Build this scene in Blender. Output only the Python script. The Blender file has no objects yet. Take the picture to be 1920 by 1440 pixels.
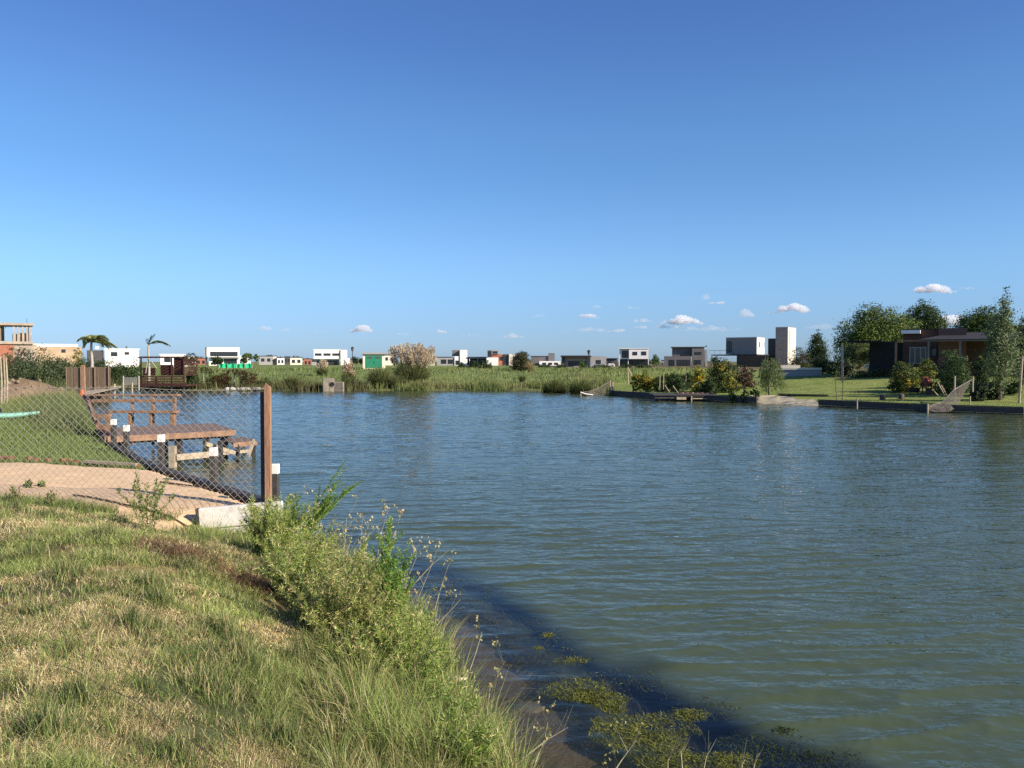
import bpy, math, random
import numpy as np
from mathutils import Vector, Matrix
random.seed(7); RNG = np.random.default_rng(7)
S = bpy.context.scene; COL = S.collection
R = math.radians
# ---------------------------------------------------------------- camera
W_, H_, F_ = 1920, 1440, 1553.0
CAMZ = 2.5; PITCH = math.atan((720-678)/F_)
cam = bpy.data.cameras.new('camera'); camo = bpy.data.objects.new('camera', cam); COL.objects.link(camo)
camo.location = (0, 0, CAMZ); camo.rotation_euler = (R(90)-PITCH, 0, 0)
cam.sensor_width = 36; cam.lens = 36*F_/W_; cam.clip_end = 30000; cam.clip_start = 0.05
S.camera = camo
# ---------------------------------------------------------------- sky, sun
SUN_AZ, SUN_EL = R(118), R(27)          # clockwise from the view direction
w = bpy.data.worlds.new('World'); S.world = w; w.use_nodes = True
nt = w.node_tree; nt.nodes.clear()
sk = nt.nodes.new('ShaderNodeTexSky'); sk.sky_type = 'NISHITA'; sk.sun_disc = False
sk.sun_elevation = SUN_EL; sk.sun_rotation = SUN_AZ; sk.altitude = 0
sk.air_density = 1.0; sk.dust_density = 0.35; sk.ozone_density = 3.2
hs = nt.nodes.new('ShaderNodeHueSaturation'); hs.inputs['Saturation'].default_value = 1.0
bg = nt.nodes.new('ShaderNodeBackground'); bg.inputs[1].default_value = 0.075
ow = nt.nodes.new('ShaderNodeOutputWorld')
gmn = nt.nodes.new('ShaderNodeGamma'); gmn.inputs[1].default_value = .80
vmul = nt.nodes.new('ShaderNodeVectorMath'); vmul.operation = 'MULTIPLY'; vmul.inputs[1].default_value = (.82, 1.11, 1.70)
nt.links.new(sk.outputs[0], gmn.inputs[0]); nt.links.new(gmn.outputs[0], vmul.inputs[0])
tcs = nt.nodes.new('ShaderNodeTexCoord'); sxs = nt.nodes.new('ShaderNodeSeparateXYZ'); rps = nt.nodes.new('ShaderNodeValToRGB'); vm2 = nt.nodes.new('ShaderNodeVectorMath'); vm2.operation = 'MULTIPLY'
nt.links.new(tcs.outputs['Generated'], sxs.inputs[0]); nt.links.new(sxs.outputs['Z'], rps.inputs[0]); cr_ = rps.color_ramp; cr_.interpolation = 'EASE'
for i_, (p_, c_) in enumerate(((.0, (.92, .97, 1.04)), (.024, (.95, 1.0, 1.05)), (.113, (1.10, 1.18, 1.09)), (.237, (.91, 1.06, 1.0)), (.39, (.76, .86, .93)), (.8, (.55, .66, .80)))):
    e_ = cr_.elements[i_] if i_ < 2 else cr_.elements.new(p_)
    e_.position = p_; e_.color = (*[q_/1.25 for q_ in c_], 1)
vmul.inputs[1].default_value = [q_*1.25 for q_ in vmul.inputs[1].default_value]
nt.links.new(vmul.outputs[0], vm2.inputs[0]); nt.links.new(rps.outputs[0], vm2.inputs[1]); nt.links.new(vm2.outputs[0], hs.inputs['Color']); nt.links.new(hs.outputs[0], bg.inputs[0]); nt.links.new(bg.outputs[0], ow.inputs[0])
sl = bpy.data.lights.new('sun', 'SUN'); sl.energy = 4.8; sl.angle = R(0.5); sl.color = (1.0, 0.89, 0.75)
so = bpy.data.objects.new('sun', sl); COL.objects.link(so)
sv = Vector((math.sin(SUN_AZ)*math.cos(SUN_EL), math.cos(SUN_AZ)*math.cos(SUN_EL), math.sin(SUN_EL)))
so.rotation_euler = sv.to_track_quat('Z', 'Y').to_euler()
S.view_settings.view_transform = 'Standard'; S.view_settings.look = 'None'
S.view_settings.exposure = 0.75; S.view_settings.gamma = 1.0; S.view_settings.use_curve_mapping = False
S.cycles.max_bounces = 6; S.cycles.diffuse_bounces = 2; S.cycles.glossy_bounces = 3
S.cycles.transparent_max_bounces = 12; S.cycles.volume_bounces = 6; S.cycles.use_denoising = False
# ---------------------------------------------------------------- pixel <-> place
CP, SP = math.cos(PITCH), math.sin(PITCH)
def ray(px, py):
    u = (px-960)/F_; v = (720-py)/F_
    return u, CP+v*SP, v*CP-SP
def P(px, py, z=0.0):
    a, b, c = ray(px, py); t = (z-CAMZ)/c
    return (a*t, b*t)
def X(px, d, py=690): a, b, c = ray(px, py); return a/b*d
def Z(py, d): a, b, c = ray(960, py); return CAMZ+c/b*d
# ---------------------------------------------------------------- noise
def _h(i, j, s):
    n = (i*374761393+j*668265263+s*974711) & 0xffffffff
    n = ((n ^ (n >> 13))*1274126177) & 0xffffffff
    return ((n ^ (n >> 16)) & 0xffff)/65535.0
def noise(x, y, s=0):
    x = np.asarray(x, float); y = np.asarray(y, float)
    i = np.floor(x).astype(np.int64); j = np.floor(y).astype(np.int64); fx = x-i; fy = y-j
    fx = fx*fx*(3-2*fx); fy = fy*fy*(3-2*fy)
    return (_h(i, j, s)*(1-fx)+_h(i+1, j, s)*fx)*(1-fy)+(_h(i, j+1, s)*(1-fx)+_h(i+1, j+1, s)*fx)*fy
def fbm(x, y, s=0, o=3):
    r = 0; a = .5; t = 0
    for k in range(o):
        r = r+a*noise(np.asarray(x)*2**k, np.asarray(y)*2**k, s+k*17); t += a; a *= .5
    return r/t
# ---------------------------------------------------------------- lake outline; each edge: step, w (step width), plateau, L (rise length), bed, bedL
NAT = (.10, .25, .88, 2.6, -1.2, 5.0); BH = (.52, .25, .62, 6, -.9, .3); LB = (.5, .5, 1.2, 22, -1, .5)
FAR = (.12, .6, 1.5, 30, -1, 2.0); RB = (.33, .9, 1.35, 26, -1, .5); BEACH = (.05, .9, 1.2, 20, -1, 3)
SH = [((.0, 5.03), NAT), ((-.62, 7.1), NAT), ((-1.6, 9.4), NAT), ((-3.0, 10.5), NAT), ((-3.22, 11.35), BH), ((-6.8, 15.6), BH),
      ((-8.2, 17.7), BH), ((-9.4, 19.5), BH), ((-11.6, 23.6), LB), ((-15.2, 30), LB), ((-24, 46), FAR), ((-32, 60.6), FAR),
      ((-36.5, 75), FAR), ((-31.7, 71), FAR), ((-27, 71), FAR), ((-20, 70), FAR), ((-11, 70.5), FAR), ((-2, 71.5), FAR),
      ((5.2, 66.5), FAR), ((7.2, 61), RB), ((9.8, 55.5), RB), ((14.6, 49.3), BEACH), ((17.4, 46.2), RB), ((20.8, 41.3), RB),
      ((24, 38.8), RB), ((42, 31), RB), ((60, 18), RB), ((60, -14), NAT), ((30, -18), NAT), ((8, -7), NAT), ((2.2, -1.2), NAT),
      ((1.0, 2.0), NAT), ((.35, 3.9), NAT)]
SV = np.array([p for p, _ in SH]); NE = len(SH)
def lake(x, y):
    """signed distance (outside positive) and blended edge parameters"""
    x = np.asarray(x, float); y = np.asarray(y, float)
    ins = np.zeros(x.shape, bool); wsum = 0; par = 0; dm = np.full(x.shape, 1e9)
    for i in range(NE):
        a = SV[i]; b = SV[(i+1) % NE]; e = b-a
        t = np.clip(((x-a[0])*e[0]+(y-a[1])*e[1])/(e@e), 0, 1)
        d = np.hypot(x-a[0]-t*e[0], y-a[1]-t*e[1]); dm = np.minimum(dm, d)
        wt = 1/(d+.15)**4; wsum = wsum+wt; par = par+wt[..., None]*np.array(SH[i][1])
        c = ((a[1] > y) != (b[1] > y)) & (x < (b[0]-a[0])*(y-a[1])/(b[1]-a[1]+1e-12)+a[0]); ins ^= c
    return np.where(ins, -dm, dm), par/wsum[..., None]
def sstep(t): t = np.clip(t, 0, 1); return t*t*(3-2*t)
MOUND = (-24.5, 42.0)
def height(x, y):
    x = np.asarray(x, float); y = np.asarray(y, float)
    s, p = lake(x, y); step, wd, pl, L, bed, bl = [p[..., k] for k in range(6)]
    out = -.02+(step+.02)*sstep(s/wd)+(pl-step)*sstep(s/L)
    out = out+sstep(s/3)*((fbm(x*.35, y*.35, 3)-.5)*.16+(fbm(x*2.1, y*2.1, 5)-.5)*.05)*(s > 0)
    out = out+sstep((s-20)/120)*(fbm(x*.012, y*.012, 9)-.45)*.5
    out = out+1.15*np.exp(-(((x-MOUND[0])/1.9)**2+((y-MOUND[1])/1.7)**2))*(0.7+.6*fbm(x*1.3, y*1.3, 21))
    out = out-.24*np.exp(-(((x+3.75)/.55)**2+((y-10.85)/.38)**2))
    inn = bed*sstep(-s/bl)*.999-.02-np.clip(-s, 0, 60)*.02
    # shallow sandy shelf in front of the near bank
    nat = np.exp(-((x-.8)**2+(y-6)**2)/30)
    inn = np.where(nat > .05, np.minimum(-.02, -.02+s*.10*nat+inn*.35), inn)
    return np.where(s > 0, out, inn)
def hgt(x, y): return float(height(np.array([x]), np.array([y]))[0])
# ---------------------------------------------------------------- materials
MATS = {}
def nmat(name):
    m = bpy.data.materials.new(name); m.use_nodes = True; t = m.node_tree; t.nodes.clear()
    o = t.nodes.new('ShaderNodeOutputMaterial'); return m, t, o
def mat(name, col, rough=.7, var=.18, scale=3.0, metal=0, spec=.4, bump=.0, col2=None, stretch=(1, 1, 1)):
    if name in MATS: return MATS[name]
    m, t, o = nmat(name); N = t.nodes.new; L = t.links.new
    tc = N('ShaderNodeTexCoord'); mp = N('ShaderNodeMapping'); mp.inputs['Scale'].default_value = stretch
    L(tc.outputs['Object'], mp.inputs[0])
    nz = N('ShaderNodeTexNoise'); nz.inputs['Scale'].default_value = scale; nz.inputs['Detail'].default_value = 6; nz.inputs['Roughness'].default_value = .65
    L(mp.outputs[0], nz.inputs['Vector'])
    rp = N('ShaderNodeValToRGB'); c = np.array(col)
    c2 = np.array(col2) if col2 is not None else c*(1+var); c1 = c*(1-var)
    rp.color_ramp.elements[0].position = .32; rp.color_ramp.elements[1].position = .68
    rp.color_ramp.elements[0].color = (*c1, 1); rp.color_ramp.elements[1].color = (*c2, 1)
    L(nz.outputs['Fac'], rp.inputs[0])
    b = N('ShaderNodeBsdfPrincipled'); b.inputs['Roughness'].default_value = rough; b.inputs['Metallic'].default_value = metal
    b.inputs['Specular IOR Level'].default_value = spec
    L(rp.outputs[0], b.inputs['Base Color'])
    if bump:
        bp = N('ShaderNodeBump'); bp.inputs['Strength'].default_value = bump; bp.inputs['Distance'].default_value = .02
        L(nz.outputs['Fac'], bp.inputs['Height']); L(bp.outputs[0], b.inputs['Normal'])
    L(b.outputs[0], o.inputs[0]); MATS[name] = m; return m
def leafmat(name='leaf', trans=.35, rough=.55):
    if name in MATS: return MATS[name]
    m, t, o = nmat(name); N = t.nodes.new; L = t.links.new
    at = N('ShaderNodeAttribute'); at.attribute_name = 'Col'
    b = N('ShaderNodeBsdfPrincipled'); b.inputs['Roughness'].default_value = rough; b.inputs['Specular IOR Level'].default_value = .25
    tr = N('ShaderNodeBsdfTranslucent'); mx = N('ShaderNodeMixShader'); mx.inputs[0].default_value = trans
    L(at.outputs[0], b.inputs['Base Color']); L(at.outputs[0], tr.inputs[0]); L(b.outputs[0], mx.inputs[1]); L(tr.outputs[0], mx.inputs[2])
    L(mx.outputs[0], o.inputs[0]); MATS[name] = m; return m
M = dict(
 white=mat('white_render', (.82, .79, .74), .8, .05, .8), cream=mat('cream_render', (.74, .66, .53), .8, .07, .8),
 grey=mat('grey_render', (.155, .145, .14), .8, .1, .8), dgrey=mat('dark_grey_render', (.075, .072, .075), .8, .12, .8),
 lgrey=mat('light_grey_render', (.33, .315, .30), .8, .08, .8), concrete=mat('raw_concrete', (.40, .37, .32), .85, .15, 2, bump=.3),
 brick=mat('red_brick', (.34, .13, .08), .85, .2, 3), brown=mat('brown_wall', (.085, .045, .035), .8, .12, 1.5),
 orange=mat('orange_render', (.62, .37, .19), .8, .1, .6), black=mat('black_metal', (.025, .025, .028), .5, .2, 5),
 glass=mat('window_glass', (.025, .03, .035), .08, .2, .5, spec=.6), roofd=mat('dark_roof_and_shade', (.022, .02, .02), .8, .15, 2),
 green=mat('green_door', (.02, .20, .11), .55, .12, 2), gnet=mat('green_shade_net', (.01, .38, .17), .8, .2, 2),
 wood=mat('orange_timber', (.25, .14, .08), .7, .4, 6, bump=.35, stretch=(1.2, 1.2, 1.2)),
 woodp=mat('post_timber', (.31, .17, .10), .7, .35, 7, bump=.4, stretch=(6, 6, .7)),
 deck=mat('deck_boards', (.17, .115, .09), .75, .3, 5, bump=.3), palew=mat('pale_timber', (.36, .29, .20), .75, .25, 5, bump=.3),
 redw=mat('dark_red_timber', (.06, .020, .014), .7, .3, 4), tar=mat('tarred_timber', (.028, .027, .028), .7, .4, 6, bump=.4, col2=(.075, .07, .065)),
 wallw=mat('weathered_bulkhead', (.055, .05, .048), .8, .35, 3, bump=.4, stretch=(1, 1, 3)),
 paint=mat('white_paint', (.80, .78, .70), .6, .06, 8), wblock=mat('whitewashed_beam', (.66, .61, .54), .85, .22, 5, bump=.5, col2=(.82, .78, .70)),
 steel=mat('galvanised_wire', (.42, .38, .31), .5, .15, 20, metal=.25), bark=mat('bark', (.12, .09, .065), .9, .3, 8, bump=.4),
 pbark=mat('palm_trunk', (.36, .33, .28), .85, .2, 8, bump=.4), rope=mat('netting_twine', (.15, .13, .105), .9, .2, 10),
 brickedge=mat('brick_edging', (.22, .085, .05), .85, .4, 9, bump=.5), plastic=mat('mint_plastic', (.36, .70, .52), .35, .1, 4),
 stem=mat('dry_stem', (.36, .33, .19), .8, .3, 20), rock=mat('wet_rock', (.11, .085, .06), .6, .3, 6, bump=.6),
 foam=mat('weathered_foam', (.66, .55, .38), .8, .2, 15, bump=.4), pipe=mat('pipe_dark', (.012, .012, .012), .9, .2, 5),
 dirt=mat('dirt_pile', (.21, .15, .095), .95, .35, 4, bump=.8), gstem=mat('green_stem', (.13, .17, .05), .7, .25, 20),
 clad=mat('tower_shade_tone', (.30, .265, .225), .8, .06, .8), wshade2=mat('shaded_face_panel', (.26, .235, .22), .8, .06, .8),
 brownlit=mat('brown_wall_lit', (.17, .085, .065), .85, .15, 6),
 rawb=mat('raw_block', (.37, .30, .235), .9, .25, 1.2, bump=.3), ochre=mat('ochre_render', (.46, .33, .215), .85, .2, .5),
 red=mat('red_paint', (.24, .05, .03), .6, .2, 5), blue=mat('blue_fabric', (.05, .09, .38), .8, .1, 5), reed=mat('reed_panel', (.19, .135, .09), .9, .4, 6, stretch=(8, 8, .6)))
LEAF = leafmat(); GRS = leafmat('grass_blade', .30, .7)
# ---------------------------------------------------------------- mesh helpers
def tag(o, label=None, cat=None, group=None, kind=None):
    if label: o['label'] = label
    if cat: o['category'] = cat
    if group: o['group'] = group
    if kind: o['kind'] = kind
    return o
def empty(name, loc, label, cat, group=None):
    o = bpy.data.objects.new(name, None); COL.objects.link(o); o.location = loc; o.empty_display_size = .3
    return tag(o, label, cat, group)
def link(name, me, parent=None):
    o = bpy.data.objects.new(name, me); COL.objects.link(o)
    if parent is not None:
        o.parent = parent; 
        l = Vector(parent.location)
        if parent.parent is not None: l = l+Vector(parent.parent.location)
        o.matrix_parent_inverse = Matrix.Identity(4)
        me.transform(Matrix.Translation(-wloc(parent)))
    return o
def wloc(o):
    v = Vector(o.location)
    while o.parent is not None: o = o.parent; v = v+Vector(o.location)
    return v
def np_mesh(name, V, quads=None, tris=None, col=None, m=None, parent=None, smooth=False):
    me = bpy.data.meshes.new(name); V = np.asarray(V, np.float32)
    me.vertices.add(len(V)); me.vertices.foreach_set('co', V.ravel())
    q = np.zeros((0, 4), np.int32) if quads is None else np.asarray(quads, np.int32)
    t = np.zeros((0, 3), np.int32) if tris is None else np.asarray(tris, np.int32)
    lv = np.concatenate([q.ravel(), t.ravel()]); nq, ntr = len(q), len(t)
    st = np.concatenate([np.arange(nq)*4, nq*4+np.arange(ntr)*3]).astype(np.int32)
    me.loops.add(len(lv)); me.loops.foreach_set('vertex_index', lv)
    me.polygons.add(nq+ntr); me.polygons.foreach_set('loop_start', st)
    if smooth: me.polygons.foreach_set('use_smooth', np.ones(nq+ntr, bool))
    me.update(calc_edges=True)
    if col is not None:
        a = me.color_attributes.new('Col', 'FLOAT_COLOR', 'POINT')
        c = np.ones((len(V), 4), np.float32); c[:, :3] = col; a.data.foreach_set('color', c.ravel())
    if m: me.materials.append(m)
    return link(name, me, parent)
class MB:
    def __init__(s): s.v = []; s.f = []
    def add(s, v, f):
        n = len(s.v); s.v += [tuple(p) for p in v]; s.f += [tuple(n+i for i in q) for q in f]; return s
    def box(s, x0, x1, y0, y1, z0, z1):
        v = [(x, y, z) for z in (z0, z1) for y in (y0, y1) for x in (x0, x1)]
        return s.add(v, [(0, 2, 3, 1), (4, 5, 7, 6), (0, 1, 5, 4), (2, 6, 7, 3), (0, 4, 6, 2), (1, 3, 7, 5)])
    def bar(s, a, b, w, h, up=(0, 0, 1)):
        a = Vector(a); b = Vector(b); d = (b-a).normalized(); u = Vector(up)
        if abs(d.dot(u)) > .99: u = Vector((0, 1, 0))
        r = d.cross(u).normalized(); u = r.cross(d)
        v = [c+r*(i*w/2)+u*(j*h/2) for c in (a, b) for i, j in ((-1, -1), (1, -1), (1, 1), (-1, 1))]
        return s.add(v, [(3, 2, 1, 0), (4, 5, 6, 7), (0, 1, 5, 4), (1, 2, 6, 5), (2, 3, 7, 6), (3, 0, 4, 7)])
    def tube(s, pts, rad, n=6):
        pts = [Vector(p) for p in pts]; k = len(pts)
        if not hasattr(rad, '__len__'): rad = [rad]*k
        v = []
        for i, p in enumerate(pts):
            d = (pts[min(i+1, k-1)]-pts[max(i-1, 0)]).normalized(); u = Vector((0, 0, 1)) if abs(d.z) < .9 else Vector((0, 1, 0))
            r = d.cross(u).normalized(); q = r.cross(d)
            for j in range(n):
                a = 2*math.pi*j/n; v.append(p+(r*math.cos(a)+q*math.sin(a))*rad[i])
        f = [(i*n+j, i*n+(j+1) % n, (i+1)*n+(j+1) % n, (i+1)*n+j) for i in range(k-1) for j in range(n)]
        f += [tuple(range(n))[::-1], tuple(range((k-1)*n, k*n))]
        return s.add(v, f)
    def prism(s, pts, z0, z1):
        n = len(pts); v = [(x, y, z0) for x, y in pts]+[(x, y, z1) for x, y in pts]
        return s.add(v, [tuple(range(n))[::-1], tuple(range(n, 2*n))]+[(i, (i+1) % n, n+(i+1) % n, n+i) for i in range(n)])
    def build(s, name, m, parent=None, bevel=0, smooth=False):
        me = bpy.data.meshes.new(name); me.from_pydata(s.v, [], s.f); me.materials.append(m)
        if smooth: me.polygons.foreach_set('use_smooth', [True]*len(me.polygons))
        me.update(); o = link(name, me, parent)
        import bmesh
        bm = bmesh.new(); bm.from_mesh(me); bmesh.ops.recalc_face_normals(bm, faces=bm.faces)
        if bevel: bmesh.ops.bevel(bm, geom=list(bm.edges), offset=bevel, segments=1, affect='EDGES')
        bm.to_mesh(me); bm.free()
        return o
# ---------------------------------------------------------------- ground
def axis(c, lo, hi, fine, dense, g=1.045, mx=60):
    a = [c]; st = fine
    while a[-1] < hi:
        if a[-1]-c > dense: st = min(st*g, mx)
        a.append(a[-1]+st)
    b = [c]; st = fine
    while b[-1] > lo:
        if c-b[-1] > dense: st = min(st*g, mx)
        b.append(b[-1]-st)
    return np.array(b[:0:-1]+a)
def grid(xs, ys, zf):
    gx, gy = np.meshgrid(xs, ys); z = zf(gx.ravel(), gy.ravel())
    V = np.stack([gx.ravel(), gy.ravel(), z], 1); nx, ny = len(xs), len(ys)
    i = (np.arange(ny-1)[:, None]*nx+np.arange(nx-1)[None, :]).ravel()
    return V, np.stack([i, i+1, i+nx+1, i+nx], 1)
FG = lambda x, y: np.exp(-(((x+3)/9)**4+((y-6)/7)**4))
gxs = axis(-3, -2600, 2600, .13, 7); gys = axis(8, -300, 5200, .14, 9, 1.03)
V, Q = grid(gxs, gys, height)
sd, par = lake(V[:, 0], V[:, 1])
bankline = P(0, 960, .7)
def terrain_cols(x, y, s):
    n1 = fbm(x*.6, y*.6, 31); n2 = fbm(x*2.3, y*2.3, 33); n3 = fbm(x*.05, y*.05, 35)
    grn = np.array([.085, .095, .04]); dry = np.array([.30, .23, .10]); soil = np.array([.13, .095, .06]); lawn = np.array([.19, .24, .06])
    far = np.array([.16, .20, .065])
    k = np.clip((n1-.42)*4, 0, 1)[:, None]; c = grn*(1-k)+dry*k
    k2 = np.clip((n2-.52)*6, 0, 1)[:, None]; c = c*(1-k2*.75)+soil*k2*.75
    # right-hand mown lawn
    rl = (sstep((x-6)/4)*sstep((y-30)/4)*(1-sstep((y-95)/15)))[:, None]
    st = np.clip((fbm(x*.25, y*1.6, 37)-.35)*2.5, 0, 1)[:, None]
    c = c*(1-rl)+rl*(lawn*(1-.45*st)+np.array([.30, .29, .10])*.45*st)
    fm = (sstep((y-62)/10)*(1-sstep((x-4)/6)))[:, None]*(1-rl)
    fc = far*(.75+.5*n1[:, None])+np.array([.09, .06, .01])*np.clip((n3-.5)*4, 0, 1)[:, None]
    c = c*(1-fm)+fc*fm
    ll = (sstep((-5-x)/1.5)*sstep((y-13)/2)*(1-sstep((y-60)/6)))[:, None]*(1-fm)
    c = c*(1-ll)+ll*(np.array([.15, .19, .055])*(.7+.4*n1[:, None]))
    md = np.exp(-(((x-MOUND[0])/3.2)**2+((y-MOUND[1])/3)**2))[:, None]; md = np.clip(md*2.2, 0, 1)
    c = c*(1-md)+md*np.array([.24, .17, .105])*(.6+.8*n2[:, None])
    bk = (np.exp(-(s/1.0)**2))[:, None]*(s > 0)[:, None]*(y > 58)[:, None]; c = c*(1-.7*bk)+np.array([.09, .065, .04])*.7*bk
    # bed
    bed = np.array([.135, .095, .062])*(.8+.5*n2[:, None]); wet = (1-sstep(s/.35))[:, None]*(s > 0)[:, None]*(y < 14)[:, None]
    c = np.where(s[:, None] <= 0, bed, c*(1-wet)+wet*np.array([.09, .065, .04]))
    return c
gcol = terrain_cols(V[:, 0], V[:, 1], sd)
m, t, o = nmat('ground'); N = t.nodes.new; L = t.links.new
at = N('ShaderNodeAttribute'); at.attribute_name = 'Col'; ge = N('ShaderNodeNewGeometry')
n1 = N('ShaderNodeTexNoise'); n1.inputs['Scale'].default_value = 9; n1.inputs['Detail'].default_value = 8; n1.inputs['Roughness'].default_value = .7
n2 = N('ShaderNodeTexNoise'); n2.inputs['Scale'].default_value = .9; n2.inputs['Detail'].default_value = 6
L(ge.outputs['Position'], n1.inputs['Vector']); L(ge.outputs['Position'], n2.inputs['Vector'])
ad = N('ShaderNodeMath'); ad.operation = 'ADD'; L(n1.outputs['Fac'], ad.inputs[0]); L(n2.outputs['Fac'], ad.inputs[1])
mr = N('ShaderNodeMapRange'); mr.inputs[1].default_value = .6; mr.inputs[2].default_value = 1.4; mr.inputs[3].default_value = .55; mr.inputs[4].default_value = 1.4
L(ad.outputs[0], mr.inputs[0])
vm = N('ShaderNodeVectorMath'); vm.operation = 'SCALE'; L(at.outputs[0], vm.inputs[0]); L(mr.outputs[0], vm.inputs['Scale'])
b = N('ShaderNodeBsdfPrincipled'); b.inputs['Roughness'].default_value = .95; b.inputs['Specular IOR Level'].default_value = .1; L(vm.outputs[0], b.inputs['Base Color'])
bp = N('ShaderNodeBump'); bp.inputs['Strength'].default_value = .7; bp.inputs['Distance'].default_value = .06; L(n1.outputs['Fac'], bp.inputs['Height']); L(bp.outputs[0], b.inputs['Normal'])
L(b.outputs[0], o.inputs[0]); GROUND = m
g = np_mesh('ground', V, Q, col=gcol, m=GROUND, smooth=True); tag(g, kind='structure')
# sand on the building plot
SAND = [P(-420, 875, .6), P(0, 862, .6), P(275, 874, .6), (-6.72, 15.3), (-3.5, 11.45), (-4.3, 11.2), P(330, 962, .65), P(150, 950, .65), P(0, 940, .65), P(-420, 930, .65)]
def inpoly(x, y, poly):
    ins = np.zeros(np.shape(x), bool); n = len(poly)
    for i in range(n):
        a = poly[i]; b = poly[(i+1) % n]
        ins ^= ((a[1] > y) != (b[1] > y)) & (x < (b[0]-a[0])*(y-a[1])/(b[1]-a[1]+1e-12)+a[0])
    return ins
def polydist(x, y, poly):
    dm = np.full(np.shape(x), 1e9); n = len(poly)
    for i in range(n):
        a = np.array(poly[i]); b = np.array(poly[(i+1) % n]); e = b-a
        t_ = np.clip(((x-a[0])*e[0]+(y-a[1])*e[1])/(e@e), 0, 1); dm = np.minimum(dm, np.hypot(x-a[0]-t_*e[0], y-a[1]-t_*e[1]))
    return np.where(inpoly(x, y, poly), dm, -dm)
sx = np.arange(-17, -3.2, .12); sy = np.arange(9, 18, .12)
V, Q = grid(sx, sy, height); dd = polydist(V[:, 0], V[:, 1], SAND)+(fbm(V[:, 0]*2, V[:, 1]*2, 41)-.5)*.25
V[:, 2] += np.clip(dd*.4, -.06, .025)+(fbm(V[:, 0]*5, V[:, 1]*5, 43)-.5)*.02*(dd > 0)
keep = (dd[Q] > -.1).any(1); Q = Q[keep]
used = np.unique(Q); rem = np.zeros(len(V), int); rem[used] = np.arange(len(used)); V = V[used]; Q = rem[Q]
sand = np_mesh('sand', V, Q, m=mat('sand', (.68, .455, .245), .95, .1, 5, bump=.4, col2=(.78, .545, .32)), smooth=True); tag(sand, kind='structure')
# ---------------------------------------------------------------- water
WEEDBED = [P(740, 1050), P(850, 1062), P(960, 1110), P(1060, 1170), P(1180, 1235), P(1330, 1300), P(1480, 1355), P(1700, 1440), P(2000, 1560), (2.3, 2.6),
           P(1340, 1500), P(1190, 1440), P(1120, 1370), P(1050, 1290), P(960, 1215), P(880, 1150), P(790, 1095)]
ths = np.concatenate([np.arange(-180, -38, 1.5), np.arange(-38, 38, .15), np.arange(38, 180.1, 1.5)])*math.pi/180   # fine cells where the lake is open to view
rr_ = [0.6]
while rr_[-1] < 100: rr_.append(rr_[-1]+max(.052, min(.11, rr_[-1]*.0045)))
rr_ = np.array(rr_); T_, Rr = np.meshgrid(ths, rr_); px_ = (Rr*np.sin(T_)).ravel(); py_ = (Rr*np.cos(T_)).ravel()
nx_ = len(ths); ii = (np.arange(len(rr_)-1)[:, None]*nx_+np.arange(nx_-1)[None, :]).ravel(); Q = np.stack([ii, ii+1, ii+nx_+1, ii+nx_], 1)
sdw, _ = lake(px_, py_); keep = (sdw[Q] < .8).any(1); Q = Q[keep]; used = np.unique(Q); rem = np.zeros(len(px_), int); rem[used] = np.arange(len(used)); px_ = px_[used]; py_ = py_[used]; Q = rem[Q]; sdw = sdw[used]
zb = height(px_, py_); near = np.hypot(px_+1, py_-6) < 14
ww = polydist(px_, py_, WEEDBED)+(fbm(px_*1.6, py_*1.6, 51)-.5)*.5
clear = np.maximum(np.exp(zb*1.6)*sstep((1.5+sdw)/.8), .97*sstep((ww+.12)/.5))*near
calm = np.maximum(np.exp(np.minimum(sdw, 0)*1.3), sstep((ww+.3)/.6)*.9)*near
def rot_(x, y, a): c_, s__ = math.cos(R(a)), math.sin(R(a)); return x*c_+y*s__, -x*s__+y*c_
def ridge(x, y, a, lx, ly, sd_, sharp=1.6):
    u_, v_ = rot_(x, y, a); v_ = v_+.35*ly*(noise(u_/lx*.7, v_/ly*.35, sd_+5)-.5)*2
    return (1-np.abs(2*noise(u_/lx, v_/ly, sd_)-1))**sharp
gs = .25+1.5*fbm(px_*.06, py_*.12, 133)
wz = ridge(px_, py_, 10, 1.5, .36, 131, 3.0)*.017+ridge(px_, py_, 3, .8, .21, 141, 2.4)*.008+ridge(px_, py_, -12, .8, .27, 151, 2.0)*.006+(noise(*[q/.12 for q in rot_(px_, py_, 30)], 161))*.004+fbm(px_*.8, py_*1.5, 171)*.009
wz = (wz-.02)*gs*(1-.93*calm)*sstep((-sdw+.1)/.5)
V = np.stack([px_, py_, wz], 1); wc = np.stack([clear, calm, clear*0], 1)
m, t, o = nmat('water'); N = t.nodes.new; L = t.links.new
at = N('ShaderNodeAttribute'); at.attribute_name = 'Col'; sp = N('ShaderNodeSeparateColor'); L(at.outputs[0], sp.inputs[0])
ge = N('ShaderNodeNewGeometry')
def wnoise(sc, rot, det, rough, dist=0):
    mp = N('ShaderNodeMapping'); mp.inputs['Scale'].default_value = sc; mp.inputs['Rotation'].default_value = (0, 0, R(rot)); L(ge.outputs['Position'], mp.inputs[0])
    n = N('ShaderNodeTexNoise'); n.inputs['Scale'].default_value = 1; n.inputs['Detail'].default_value = det; n.inputs['Roughness'].default_value = rough
    n.inputs['Distortion'].default_value = dist; L(mp.outputs[0], n.inputs['Vector']); return n.outputs['Fac']
def math_(op, a, b_):
    q = N('ShaderNodeMath'); q.operation = op
    for i, v in enumerate((a, b_)):
        if isinstance(v, (int, float)): q.inputs[i].default_value = v
        else: L(v, q.inputs[i])
    return q.outputs[0]
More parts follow.
